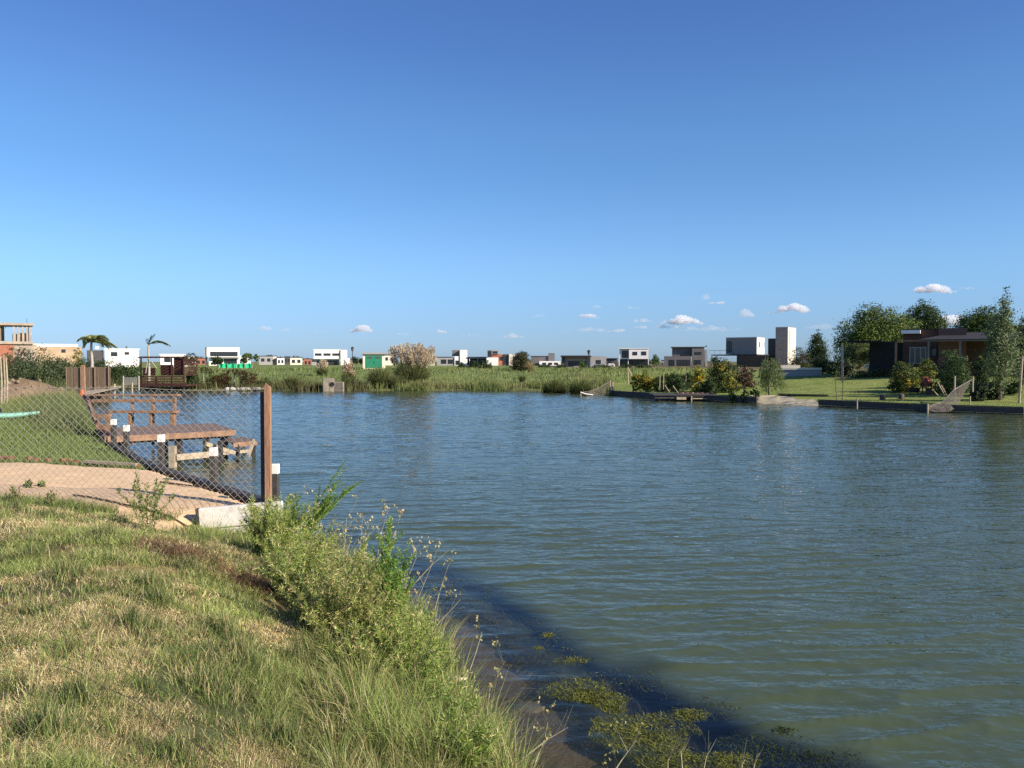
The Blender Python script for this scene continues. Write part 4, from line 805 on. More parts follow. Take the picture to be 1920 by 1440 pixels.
# ---------------------------------------------------------------- bulkheads
def bulkhead(a, b_, top, label, name='bulkhead', m='wallw', low=-.5, postm=None, group=None, bd=.08, cap=True):
    a = Vector((*a, 0)); b_ = Vector((*b_, 0)); e = b_-a; L_ = e.length; u = e/L_; nn = Vector((u.y, -u.x, 0))
    root = empty(name, (a.x, a.y, 0), label, 'retaining wall', group)
    rows = 3; hh2 = (top-low)/rows
    for k in range(rows):
        p = a+nn*0+Vector((0, 0, low+hh2*(k+.5))); q = b_+Vector((0, 0, low+hh2*(k+.5))); MB().bar(p, q, bd, hh2-.012).build('board', M[m], root, .006)
    if cap: MB().bar(a+Vector((0, 0, top+.028)), b_+Vector((0, 0, top+.028)), bd+.10, .05).build('cap_board', M[m], root, .006)
    return root
GB = 'dark board retaining walls of the right shore'
segs = [((7.2, 61), (9.8, 55.5), 'retaining wall from the sagging net to the old jetty'), ((9.8, 55.5), (14.6, 49.3), 'retaining wall between the old jetty and the little beach'),
        ((17.2, 46.4), (20.8, 41.3), 'retaining wall between the little beach and the grey net'), ((20.9, 41.2), (24, 38.8), 'retaining wall right of the grey net'), ((24.1, 38.7), (42, 31), 'retaining wall running out at the right edge')]
for a, b_, lb in segs: bulkhead(a, b_, .33, lb, group=GB)
x0, y0 = P(1468, 747, .2); x1, y1 = P(1560, 749, .2); bulkhead((x0, y0+1.0), (x1, y1+.6), .42, 'short set-back retaining wall behind the little beach', group=GB)
for i, (px, lb) in enumerate(((1606, 'left'), (1690, 'right'))):
    pass
# beach sand
bxs = [P(1424, 758, 0), P(1545, 762, 0), (X(1545, 47.8), 47.8), (X(1470, 50.6), 50.6), (X(1425, 50.8), 50.8)]
sx = np.linspace(13.6, 18.4, 44); sy = np.linspace(45.2, 52, 50)
V, Q = grid(sx, sy, height); V[:, 2] = np.clip((V[:, 1]-(49.5-(V[:, 0]-14.6)*1.12))*.27, -.15, .42)+(fbm(V[:, 0]*3, V[:, 1]*3, 71)-.5)*.08
keep = inpoly(V[:, 0], V[:, 1], [(14.72, 48.2), (17.25, 45.4), (17.4, 47.4), (16.6, 48.3), (16.1, 50.4), (14.72, 51.4)])[Q].any(1); Q = Q[keep]; used = np.unique(Q); rem = np.zeros(len(V), int); rem[used] = np.arange(len(used))
bs = np_mesh('beach_sand', V[used], rem[Q], m=mat('beach', (.50, .42, .27), .95, .15, 4, bump=.5), smooth=True); tag(bs, kind='structure')
# raised bank in front of the wall right: mooring stubs
GP = 'small posts on the right retaining walls'
for px, py, hh2, lb in ((1612, 760, .7, 'small pale post on the right retaining wall below the lawn'), (1825, 757, .8, 'small pale post on the wall right of the grey net')):
    a = P(px, py, .4); o_ = MB().tube([(a[0], a[1]+.3, .2), (a[0], a[1]+.3, .4+hh2*.45)], .035, 8).build('mooring_stub', M['palew']); tag(o_, lb, 'post', GP)
# old jetty
r_ = empty('old_jetty', (X(1283, 53.2), 53.2, .1), 'low broken dark timber jetty with two pale pieces', 'jetty')
d = 53
def jb(part, px0, px1, py0, py1, d, th, m): return MB().box(X(px0, d), X(px1, d), d, d+th, Z(py1, d), Z(py0, d)).build(part, M[m], r_, .01)
jb('deck', 1226, 1345, 739.5, 742, d-.8, 2.0, 'wallw'); jb('beam', 1228, 1266, 743, 747.5, d-.7, .15, 'tar'); jb('beam', 1266.5, 1345, 742.3, 744.5, d-.75, .12, 'tar')
jb('pale_board', 1269, 1287, 744.8, 749.5, d-.8, .1, 'palew'); jb('pale_board', 1299, 1345, 746.5, 748.5, d-.8, .1, 'palew'); jb('pale_post', 1296, 1298.2, 742.5, 752, d-.85, .12, 'palew')
for px in (1230, 1250, 1268, 1290, 1320, 1340): jb('pile', px, px+3, 742.2, 756, d+.2, .15, 'tar')
jb('deck', 1272, 1330, 737.8, 739.2, d-.3, 1.2, 'brown')
for k in range(14): jb('rubble', 1275+k*4.6, 1278+k*4.6+random.random(), 735.5+random.random()*2, 737.7, d-.2+random.random()*.5, .2, 'palew' if k % 2 else 'brown')
r_ = empty('leaning_plank', (X(1235, 56), 56, .5), 'two weathered planks leaning left above the old jetty', 'planks')
for a, b_ in (((1256, 736), (1247, 722)), ((1273, 738), (1262, 723))):
    p, q = support(*a, *b_, 55); MB().bar(p, q, .1, .05).build('plank', M['palew'], r_)
r_ = empty('leaning_poles', (X(1180, 64), 64, .7), 'pair of pale poles leaning together left of the yellow shrubs', 'poles')
for a, b_ in (((1178, 720), (1177, 688)), ((1187, 711), (1177, 688))):
    p, q = support(*a, *b_, 64); MB().tube([p, q], .05, 6).build('pole', M['palew'], r_)
for i, (px, pt, pb_, d, lb) in enumerate(((1237, 706, 728, 58, 'thin pale stem-like stake left of the dark hedge shrub'), (1244, 696, 726, 58, 'taller thin pale stake in front of the dark hedge shrub'), (1286, 697, 728, 58, 'thin pale stake left of the golden shrub'))):
    o_ = MB().tube([(X(px, d), d, Z(pb_+4, d)), (X(px, d)+.02, d, Z(pt, d))], .03, 6).build('stake', M['palew']); tag(o_, lb, 'stake', 'thin stakes on the right shore')
# right post (edge), lounge chair, red chair, fire bowl
o_ = MB().tube([(X(1912, 42), 42, .3), (X(1914, 42), 42, 1.4), (X(1916.5, 42), 42, Z(668, 42))], [.06, .055, .05], 8).build('fence_post', M['palew']); tag(o_, 'tall pale round post at the right edge of the view', 'post')
d = 50; x = X(1742, d); z0 = hgt(x, d); r_ = empty('garden_chair', (x, d, z0), 'red wooden garden chair beside the broad yellow-tipped shrub', 'chair')
MB().box(x-.26, x+.26, d-.25, d+.25, z0+.40, z0+.45).build('seat', M['red'], r_)
mb = MB()
for k in range(5): mb.bar((x-.22+k*.11, d+.24, z0+.46), (x-.22+k*.11, d+.36, z0+.98), .09, .02)
mb.build('backrest', M['red'], r_)
for sx_ in (-.27, .27):
    for sy_ in (-.22, .22): MB().bar((x+sx_, d+sy_, z0-.02), (x+sx_, d+sy_, z0+(.62 if sy_ < 0 else .6)), .05, .05).build('leg', M['red'], r_)
    MB().box(x+sx_-.04, x+sx_+.04, d-.27, d+.27, z0+.63, z0+.66).build('armrest', M['red'], r_)
d = 49; x = X(1762, d); z0 = hgt(x, d)
r_ = empty('garden_bench', (x, d, z0), 'dark low timber bench platform left of the grey net', 'bench')
MB().box(x-.7, x+.9, d-.2, d+.3, z0+.3, z0+.36).build('seat', M['brown'], r_)
for sx_ in (-.6, .8): MB().box(x+sx_-.04, x+sx_+.04, d-.15, d+.25, z0-.05, z0+.297).build('leg', M['brown'], r_)
d = 50; x = X(1714, d); z0 = hgt(x, d); r_ = empty('fire_bowl', (x, d, z0), 'black round fire bowl on the lawn left of the red chair', 'fire bowl')
MB().tube([(x, d, z0+.12), (x, d, z0+.2), (x, d, z0+.42)], [.18, .3, .36], 14).build('bowl', M['black'], r_)
for a in (0, 2.1, 4.2): MB().bar((x+.3*math.cos(a), d+.3*math.sin(a), z0-.02), (x+.2*math.cos(a), d+.2*math.sin(a), z0+.2), .03, .03).build('leg', M['black'], r_)
d = 68; x = X(1636, d); z0 = hgt(x, d); r_ = empty('sun_lounger', (x, d, z0), 'blue and white sun lounger at the left end of the dark pergola', 'sun lounger')
MB().box(x-.1, x+1.1, d-.3, d+.3, z0+.3, z0+.38).build('seat', M['blue'], r_); MB().bar((x-.05, d, z0+.36), (x-.55, d, z0+.95), .6, .07, (0, 0, 1)).build('backrest', M['paint'], r_)
for sx_ in (0, 1.0): MB().box(x+sx_-.03, x+sx_+.03, d-.28, d+.28, z0-.02, z0+.297).build('leg', M['paint'], r_)
for i, (px, lb) in enumerate(((1655, 'dark low stump seat on the right lawn, left one'), (1690, 'dark low stump seat on the right lawn, right one'))):
    a = P(px, 742, .55); z0 = hgt(*a); o_ = MB().tube([(a[0], a[1], z0-.05), (a[0], a[1], z0+.28), (a[0], a[1], z0+.3)], [.17, .15, .13], 10).build('stump', M['bark']); tag(o_, lb, 'stump', 'stump seats on the right lawn')
# nets at water edge
def net(name, top, bot, nu, nv, label, m, rad=.012, sag=0):
    """top/bottom polylines (lists of points) joined by a diamond mesh"""
    root = empty(name, top[0], label, 'net')
    def lerp(pl, u):
        u = u*(len(pl)-1); i = min(int(u), len(pl)-2); return Vector(pl[i]).lerp(Vector(pl[i+1]), u-i)
    mb = MB(); G_ = [[lerp(bot, i/nu).lerp(lerp(top, i/nu), j/nv)+Vector((0, .04*math.sin(i*.7+j), 0)) for j in range(nv+1)] for i in range(nu+1)]
    for i in range(nu):
        for j in range(nv):
            if (i+j) % 2 == 0: mb.bar(G_[i][j], G_[i+1][j+1], rad, rad)
            else: mb.bar(G_[i+1][j], G_[i][j+1], rad, rad)
    mb.build('mesh', M[m], root); mb = MB()
    mb.tube([lerp(top, i/12) for i in range(13)], rad*1.6, 5); mb.build('top_wire', M[m], root); return root
def pt(px, py, d): return (X(px, d), d, Z(py, d))
r_ = net('sagging_net', [pt(1089, 735.5, 60), pt(1105, 734, 60), pt(1122, 728, 60.5), pt(1143, 716, 61)], [pt(1089, 739, 60), pt(1105, 742, 60), pt(1122, 742, 60.5), pt(1143, 742, 61)], 26, 8, 'tan net sagging from two posts down to the far waterline', 'rope', .022)
for px, pt_ in ((1089, 734), (1144, 713), (1149, 716)): MB().tube([pt(px, 745, 61), pt(px, pt_, 61)], .05, 6).build('post', M['palew'], r_)
MB().tube([pt(1089, 736, 60), pt(1100, 739, 60), pt(1112, 740.5, 60)], .05, 6).build('float_line', M['paint'], r_)
r_ = net('grey_net', [pt(1742, 762, 40.5), pt(1768, 754, 41), pt(1790, 730, 42), pt(1822, 712, 43)], [pt(1740, 772, 40.3), pt(1762, 773, 40), pt(1780, 772, 40), pt(1794, 765, 40.6)], 34, 16, 'grey wire net draped over the right retaining wall into the water', 'rope', .018)
for px, a, b_, lb in ((1740.5, 757, 778, 40.2), (1790.5, 705, 765, 42), (1824.5, 706, 735, 43.3)): MB().tube([pt(px, b_, lb), pt(px, a, lb)], .04, 7).build('post', M['palew'], r_)
for k, (a, b_) in enumerate((((1758, 716), (1772, 742)), ((1765, 722), (1776, 742)), ((1752, 734), (1766, 748)))):
    MB().tube([pt(*a, 42.6), pt(*b_, 42.6)], .03, 6).build('driftwood_stick', M['palew'], r_)
# ---------------------------------------------------------------- near left: bulkhead, posts, chain-link fence
z_b = .60
bulkhead((-3.22, 11.35), (-6.8, 15.6), .50, 'black tarred board edging from the tall post to the lawn corner', m='tar', low=-.7, bd=.07, group='black edging boards of the plot')
bulkhead((-6.8, 15.6), (-9.4, 19.5), .50, 'black tarred board edging between the lawn corner and the jetty', m='tar', low=-.7, bd=.07, group='black edging boards of the plot')
bulkhead((-9.45, 19.6), (-15.2, 30), .50, 'dark board edging running behind the jetty', m='tar', low=-.7, bd=.07, group='black edging boards of the plot')
lbp = ['white-topped black post beside the tall fence post, nearest the camera', 'white-topped black post standing halfway along the black edging board', 'white-topped black post at the lawn corner before the jetty', 'white-topped black post against the near edge of the jetty deck', 'white-topped black post at the far left corner of the jetty']
for (px, pt_, d, wd), lb in zip(((514, 870, 11.55, .05), (398.5, 839, 13.3, .052), (300.5, 815, 15.4, .052), (235.5, 797, 17.7, .05), (211.5, 786, 19.6, .052)), lbp):
    x = X(px, d); zt = Z(pt_, d); r_ = empty('mooring_post', (x, d, 0), lb, 'post', 'white-topped posts along the plot edge')
    MB().box(x-wd, x+wd, d-wd, d+wd, -.8, zt-.14).build('shaft', M['tar'], r_, .008); MB().box(x-wd-.004, x+wd+.004, d-wd-.004, d+wd+.004, zt-.138, zt).build('painted_top', M['paint'], r_, .008)
# whitewashed beam
a, b_ = Vector((-4.22, 11.14, 0)), Vector((-3.12, 11.24, 0))
r_ = empty('whitewashed_beam', (-3.6, 11, .4), 'thick whitewashed board beam with a dark end at the foot of the tall post', 'beam')
MB().bar((a.x, a.y, .38), (b_.x, b_.y, .46), .12, .28).build('upper_board', M['wblock'], r_, .012); MB().bar((a.x+.22, a.y+.02, .12), (b_.x, b_.y, .185), .11, .25).build('lower_board', M['wblock'], r_, .012)
MB().bar((a.x-.03, a.y-.003, .377), (a.x-.002, a.y, .38), .12, .275).build('dark_end', M['tar'], r_)
# tall post
x, y = X(501.5, 11.3), 11.3; r_ = empty('fence_post', (x, y, .5), 'tall square orange-brown timber post with pointed top at the fence end', 'post')
a = .038; zt = Z(717, 11.3); zbz = Z(948, 11.25)
mb = MB().box(x-a, x+a, y-a, y+a, zbz, zt-.07); mb.add([(x-a, y-a, zt-.07), (x+a, y-a, zt-.07), (x+a, y+a, zt-.07), (x-a, y+a, zt-.07), (x-.02, y-a, zt)], [(0, 1, 4), (1, 2, 4), (2, 3, 4), (3, 0, 4)])
mb.build('shaft', M['woodp'], r_)
MB().box(x-a-.065, x-a-.012, y+.0, y+.05, zbz+.02, Z(735, 11.3)).build('tension_bar', mat('rusty_steel', (.06, .045, .05), .6, .3, 8), r_)
# chain-link fence
fr = empty('chain_link_fence', (-3.4, 11.3, .55), 'galvanised chain-link fence around the lawn plot behind the tall post', 'fence')
def fseg(a, b_, z0, z1, cell=.098, rw=.0019, s0=0):
    a = Vector((*a, 0)); b_ = Vector((*b_, 0)); L_ = (b_-a).length; H = z1-z0; u = (b_-a)/L_; mb = MB(); n = int(L_/cell)+1; nn = Vector((u.y, -u.x, 0))
    def pp(s_, z_): 
        bul = .05*math.sin(s_*.9+s0)*math.sin(math.pi*(z_-z0)/H); s_ = min(max(s_, 0), L_); sg = -.03*math.sin(math.pi*(s_ % 3.4)/3.4)
        return a+u*s_+nn*(bul)+Vector((0, 0, z_+sg*(z_-z0)/H+.02*math.sin(s_*2.1+s0)*(1-(z_-z0)/H)))
    nh = int(round(H/cell)); ch = H/nh
    for k in range(-nh, n+nh):
        for sg in (1, -1):
            prev = None
            for j in range(nh+1):
                s_ = (k+sg*j)*cell if sg > 0 else (k-j)*cell+0
                s_ = (k+sg*j*1.0)*cell; z_ = z0+j*ch
                if -1e-6 <= s_ <= L_+1e-6:
                    p = pp(s_, z_)+nn*(.004*sg)
                    if prev is not None: mb.bar(prev, p, rw*2, rw*2)
                    prev = p
                else: prev = None
    return mb
FP = [(-3.42, 11.36), (-5.3, 11.42), (-7.2, 11.5), (-9.2, 11.62), (-12.0, 11.85)]
for i in range(4): fseg(FP[i], FP[i+1], .50, 2.13+.028*(i+.5), cell=.104, s0=i*1.0).build('mesh', M['steel'], fr)
mb = MB()
for i in range(4):
    a, b_ = FP[i], FP[i+1]; mb.tube([(a[0]+(b_[0]-a[0])*t_, a[1]+(b_[1]-a[1])*t_, 2.12+.028*(i+t_)-.03*math.sin(math.pi*t_)) for t_ in np.linspace(0, 1, 9)], .0035, 4)
mb.build('top_wire', M['steel'], fr)
# thin far fence post with red foot
x, d = X(157, 33), 33; r_ = empty('fence_post', (x, d, .5), 'thin orange timber post with red foot at the far end of the jetty rail', 'post')
MB().bar((x, d, Z(738, d)), (x-.02, d, Z(684, d)), .11, .09).build('shaft', M['woodp'], r_); MB().tube([(x-.02, d-.12, Z(741, d)), (x-.02, d-.12, Z(730, d))], [.10, .05], 6).build('red_foot', mat('red_orange', (.50, .13, .05), .7, .2, 5), r_)
# brick edging of the lawn
r_ = empty('brick_edging', (-8, 16, .55), 'line of broken red bricks and a timber rail between sand and lawn', 'edging')
pa, pb2 = Vector((-14, 17.6, 0)), Vector((-6.9, 15.35, 0)); n = 46
for k in range(n):
    if random.random() < .12: continue
    p = pa.lerp(pb2, k/n); z_ = hgt(p.x, p.y); mb = MB().bar(p+Vector((0, random.uniform(-.03, .03), z_+.03)), p+Vector((.125, random.uniform(-.06, .0), z_+.04+random.uniform(-.01, .02))), .1, .09); mb.build('brick', M['brickedge'], r_, .008)
p = Vector((-8.1, 15.62, 0)); z_ = hgt(p.x, p.y); MB().bar((p.x, p.y, z_+.08), (-6.95, 15.3, z_+.06), .08, .05).build('timber_rail', M['palew'], r_)
# kayak tip
d = 26.5; x1_ = X(72, d); z0 = hgt(x1_-1, d); r_ = empty('kayak', (x1_-1.6, d, z0), 'mint green kayak lying on the lawn at the left edge', 'kayak')
N_ = 22; ring = 12; mb = MB(); V_ = []; Ln = 3.4
for i in range(N_+1):
    t_ = i/N_; xx = x1_-Ln+Ln*t_; ww_ = .33*math.sin(math.pi*min(max(t_, .02), .985))**.55; zc = z0+.22+.12*abs(2*t_-1)**2.5
    for j in range(ring):
        an = 2*math.pi*j/ring; V_.append((xx, d+math.cos(an)*ww_, zc+math.sin(an)*(.085 if math.sin(an) > 0 else .15)*(ww_/.33)**.6))
F2 = [(i*ring+j, i*ring+(j+1) % ring, (i+1)*ring+(j+1) % ring, (i+1)*ring+j) for i in range(N_) for j in range(ring)]+[tuple(range(ring))[::-1], tuple(range(N_*ring, N_*ring+ring))]
mb.add(V_, F2); mb.build('hull', M['plastic'], r_, smooth=True)
MB().tube([(x1_-1.9, d-.02, z0+.31), (x1_-1.3, d-.02, z0+.315)], .2, 14).build('cockpit_rim', M['black'], r_)
for dx_ in (-2.7, -.7): MB().box(x1_+dx_-.05, x1_+dx_+.05, d-.3, d+.3, z0-.02, z0+.09).build('rest_block', M['palew'], r_)
# thin dark strips on the sand
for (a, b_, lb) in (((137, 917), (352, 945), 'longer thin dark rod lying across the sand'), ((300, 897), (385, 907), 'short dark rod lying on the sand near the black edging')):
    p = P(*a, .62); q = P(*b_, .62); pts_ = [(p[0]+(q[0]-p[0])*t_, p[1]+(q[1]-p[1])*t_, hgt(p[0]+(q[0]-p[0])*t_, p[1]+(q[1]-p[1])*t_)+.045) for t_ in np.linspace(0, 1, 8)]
    o_ = MB().tube(pts_, .013, 6).build('strip', M['brown']); tag(o_, lb, 'strip', 'strips on the sand')
# ---------------------------------------------------------------- jetty deck with bench rail
r_ = empty('jetty', (-9.3, 22.3, .6), 'orange-brown timber jetty with deck, bench rail and lower step over the water', 'jetty')
c0 = Vector((-9.85, 20.1, 0)); c1 = Vector((-7.4, 22.0, 0)); c3 = Vector((-11.35, 22.6, 0)); c2 = c1+(c3-c0); zd = .66
eu = (c1-c0); ev = (c3-c0); nb_ = 22
for k in range(nb_):
    t0 = k/nb_; t1 = (k+.9)/nb_; p = c0+ev*((t0+t1)/2); MB().bar(p+Vector((0, 0, zd)), p+eu+Vector((0, 0, zd)), ev.length/nb_*.88, .035).build('deck_board', M['deck'], r_)
def fas(a, b_, z_, h_, m='wood', w=.05, part='fascia', ox=0): 
    o3 = Vector((0, 0, z_)); return MB().bar(Vector(a)+o3, Vector(b_)+o3, w, h_).build(part, M[m], r_, .006)
nf = Vector((eu.y, -eu.x, 0)).normalized()*.03; nr_ = eu.normalized()*.03
fas(c0+nf, c1+nf, zd-.055, .15); fas(c1+nr_, c2+nr_, zd-.055, .15); fas(c0-nr_, c3-nr_, zd-.055, .15)
for u_, v_ in ((.12, .06), (.55, .06), (.93, .06), (.12, .9), (.55, .9), (.93, .9)):
    p = c0+eu*u_+ev*v_; MB().bar(p+Vector((0, 0, -.9)), p+Vector((0, 0, zd-.02)), .15, .15).build('pile', M['tar'], r_)
for v_ in (.1, .5, .88): p = c0+ev*v_; fas(p, p+eu, zd-.14, .12, 'tar', .06, 'joist')
# pale beam and post under the near edge
pA = Vector((X(322, 19.6), 19.6, 0)); pB = Vector((X(408, 20.3), 20.3, 0))
MB().bar(pA+Vector((0, 0, -.6)), pA+Vector((0, 0, .50)), .14, .14).build('pale_post', M['palew'], r_); MB().bar(pA+Vector((.08, 0, .23)), pB+Vector((0, 0, .24)), .1, .14).build('pale_beam', M['palew'], r_)
MB().bar(pB+Vector((.05, 0, -.6)), pB+Vector((.05, 0, .56)), .1, .1).build('pile', M['tar'], r_)
MB().bar(pA+Vector((.6, .5, .50)), pB+Vector((.1, .9, .15)), .05, .1).build('brace', M['palew'], r_); MB().bar(pA+Vector((1.5, .9, .15)), pB+Vector((.6, .9, .48)), .05, .1).build('brace', M['palew'], r_)
# lower step
s0 = Vector((X(436, 21.4), 21.4, 0)); s1 = Vector((X(478, 21.9), 21.9, 0)); sv_ = Vector((-.75, 1.15, 0)); zs = .38
for k in range(9): p = s0+sv_*((k+.5)/9); MB().bar(p+Vector((0, 0, zs)), p+(s1-s0)*1.0+Vector((0, 0, zs)), .14, .03).build('step_board', M['deck'], r_)
fas(s0+Vector((0, -.03, 0)), s1+Vector((0, -.03, 0)), zs-.04, .12); fas(s1+Vector((.02, 0, 0)), s1+sv_+Vector((.02, 0, 0)), zs-.04, .12)
for p in (s0+Vector((.08, .1, 0)), s1+Vector((-.08, .1, 0)), s1+sv_*.9): MB().bar(p+Vector((0, 0, -.7)), p+Vector((0, 0, zs-.02)), .09, .09).build('pile', M['tar'], r_)
MB().bar(s0+Vector((-.5, -.2, .12)), s1+Vector((-.1, -.1, .15)), .06, .08).build('step_beam', M['palew'], r_)
# bench rail along the back
d = 24.1; xa, xb = X(168, d), X(326, d)
fas(Vector((xa-.2, d+.25, 0)), Vector((xb+.05, d+.25, 0)), Z(741.5, d)-.0, .05, 'wood', .28, 'top_rail'); fas(Vector((xa, d+.1, 0)), Vector((xb, d+.1, 0)), Z(752, d), .09, 'wood', .04, 'rail'); fas(Vector((xa+.55, d, 0)), Vector((xb+.1, d, 0)), Z(772, d), .07, 'wood', .34, 'seat')
for px in (243, 282, 323):
    MB().bar((X(px, d), d+.12, zd-.6 if px != 323 else zd), (X(px, d), d+.16, Z(743, d)), .07, .07).build('rail_post', M['wood'], r_)
    MB().bar((X(px+2, d), d-.1, zd-.0), (X(px+2, d), d-.1, Z(774, d)), .12 if px == 323 else .07, .07).build('bench_leg', M['wood'], r_)
# side bench with slanted back
pts_ = [(157, 741, 24.6), (163, 752, 24.0), (170, 768, 23.3), (178, 790, 22.2), (186, 806, 21.4), (206, 817, 20.3)]
for i in range(len(pts_)-1):
    a, b_ = pts_[i], pts_[i+1]; MB().bar((X(a[0], a[2]), a[2], Z(a[1], a[2])), (X(b_[0], b_[2]), b_[2], Z(b_[1], b_[2])), .09, .06).build('side_rail', M['tar'] if i % 2 else M['redw'], r_)
MB().bar((X(165, 23.2), 23.2, Z(752, 23.2)), (X(181, 21.3), 21.3, Z(799, 21.3)), .07, .07).build('side_post', M['wood'], r_)
MB().bar((X(172, 21.4), 21.4, Z(779.5, 21.4)), (X(206, 21.4), 21.4, Z(778.5, 21.4)), .16, .06).build('armrest', M['wood'], r_)
d = 21.3; px0, px1 = 181, 205.5; ring = []
cxp, czp = X(190, d), Z(789.5, d); a0, a1, zz0, zz1 = X(px0, d), X(px1, d), Z(808, d), Z(780.5, d)
n_ = 16; vo = []; vi = []
for k in range(n_):
    an = 2*math.pi*k/n_; cx_, cy_ = math.cos(an), math.sin(an); vi.append((cxp+cx_*.095, czp+cy_*.085)); s_ = 1/max(abs(cx_), abs(cy_))
    vo.append((min(max((a0+a1)/2+cx_*s_*(a1-a0)/2, a0), a1), min(max((zz0+zz1)/2+cy_*s_*(zz1-zz0)/2, zz0), zz1)))
vv = [(p[0], dy, p[1]) for dy in (d, d+.03) for p in vo]+[(p[0], dy, p[1]) for dy in (d, d+.03) for p in vi]
ff = []
for k in range(n_):
    k2 = (k+1) % n_; ff += [(k, k2, 2*n_+k2, 2*n_+k), (n_+k2, n_+k, 3*n_+k, 3*n_+k2), (2*n_+k, 2*n_+k2, 3*n_+k2, 3*n_+k), (k2, k, n_+k, n_+k2)]
MB().add(vv, ff).build('side_panel', M['wood'], r_)
# ---------------------------------------------------------------- near bank: grass
def sample_bank(n, dmin, dmax, pxlo=-120, pxhi=1120):
    d = dmin*(dmax/dmin)**RNG.random(n); d = np.where(RNG.random(n) < .35, RNG.uniform(dmin, dmax, n), d)
    px = RNG.uniform(pxlo, pxhi, n); x = (px-960)/F_*d; s_, _ = lake(x, d); k = (s_ > .02)
    return x[k], d[k], s_[k]
GR = np.array([(.21, .27, .07), (.30, .34, .10), (.40, .41, .16), (.12, .17, .05)]); DR = np.array([(.62, .51, .25), (.52, .41, .19), (.76, .65, .37), (.34, .25, .13)])
x, y, s_ = sample_bank(560000, 2.7, 12.6)
ds = polydist(x, y, SAND); k = (ds < -.02) | (RNG.random(len(x)) < .004); x, y, s_ = x[k], y[k], s_[k]
gapn = fbm(x*3.2, y*3.2, 85); k = RNG.random(len(x)) < np.clip(.05+(gapn-.36)*4, .05, 1); x, y, s_ = x[k], y[k], s_[k]; n = len(x)
dryf = fbm(x*.75+2.2, y*.75, 81)*1.0+(fbm(x*3, y*3, 83)-.5)*.5; dryf = .5+(dryf-.5)*1.5+.16*sstep((-x-y*.18-.2)/1.6)*sstep((7.6-y)/2.5)-.13*sstep((1.3-s_)/1.0)
isdry = RNG.random(n) < np.clip((dryf-.44)*6+.46+.9*sstep((-x-.7)/1.6)*sstep((6.9-y)/2), .08, .96)
tall = sstep((1.5-s_)/1.4); lush = np.clip((fbm(x*1.3, y*1.3, 87)-.5)*5, 0, 1)*(1-isdry)
hh_ = RNG.uniform(.02, .09, n)*(1+.9*lush+1.1*tall)*(.7+.7*fbm(x*1.7, y*1.7, 93))*(1+np.clip((y-6)/10, 0, .5)); hh_ = np.where(isdry, hh_*.85, hh_)
lean = np.where(isdry, RNG.uniform(.8, 1.55, n), RNG.uniform(.35, 1.3, n)); wid = RNG.uniform(.0016, .0038, n)*(1+np.clip((y-4)/7, 0, 1.2))
cl = np.where(isdry[:, None], DR[RNG.integers(0, 4, n)], GR[RNG.integers(0, 4, n)]); 
patch = (.75+.95*fbm(x*1.3, y*1.3, 91, 4))[:, None]; cl = cl*patch*np.clip(1+RNG.normal(0, .2, (n, 1)), .5, 1.6)
az = np.where(RNG.random(n) < .22, fbm(x*2.0, y*2.0, 95)*14, RNG.uniform(0, 6.28, n))
blades('grass', x, y, height(x, y)-.004, hh_, wid, lean, cl, az=az)
# rougher grass further along the bank, outside the main view
x, y, s_ = sample_bank(90000, 2.7, 12.6, -1500, -100); ds = polydist(x, y, SAND); k = ds < -.02; x, y = x[k], y[k]; n = len(x); dd_ = RNG.random(n) < .5
blades('grass', x, y, height(x, y)-.004, RNG.uniform(.03, .11, n), .006, RNG.uniform(.5, 1.4, n), np.where(dd_[:, None], DR[RNG.integers(0, 4, n)], GR[RNG.integers(0, 4, n)]))
# dark lush clumps standing in the turf
cx_, cy_, rr2 = [], [], []
for px, py, r2 in ((205, 1020, .16), (185, 1022, .10), (285, 1105, .16), (300, 1130, .10), (478, 1195, .20), (455, 1180, .14), (560, 1150, .16), (60, 1060, .14), (120, 1100, .16), (360, 1060, .12), (640, 1215, .2), (610, 1190, .16), (250, 1180, .12), (400, 1250, .12), (540, 1290, .16), (150, 1330, .12), (90, 1400, .14), (330, 1390, .12), (700, 1330, .16), (610, 1400, .14), (420, 1150, .14), (30, 960, .2), (100, 965, .14), (330, 975, .14)):
    x0, y0 = P(px, py, .8); m_ = int(3600*r2); a = RNG.uniform(0, 6.28, m_); u = np.abs(RNG.normal(0, .55, m_)); cx_.append(x0+np.cos(a)*u*r2*2.1); cy_.append(y0+np.sin(a)*u*r2*1.5); u = np.minimum(u, 1.3); rr2.append(u)
x, y, u = map(np.concatenate, (cx_, cy_, rr2)); n = len(x)
blades('lush_clumps', x, y, height(x, y)-.01, RNG.uniform(.07, .19, n)*(1.15-.5*u), RNG.uniform(.003, .006, n), .1+u*RNG.uniform(.4, 1.2, n), np.array([(.10, .145, .045), (.16, .21, .06), (.24, .27, .09), (.08, .115, .04), (.45, .37, .19)])[RNG.integers(0, 5, n)]*np.clip(1+RNG.normal(0, .22, (n, 1)), .4, 1.7))
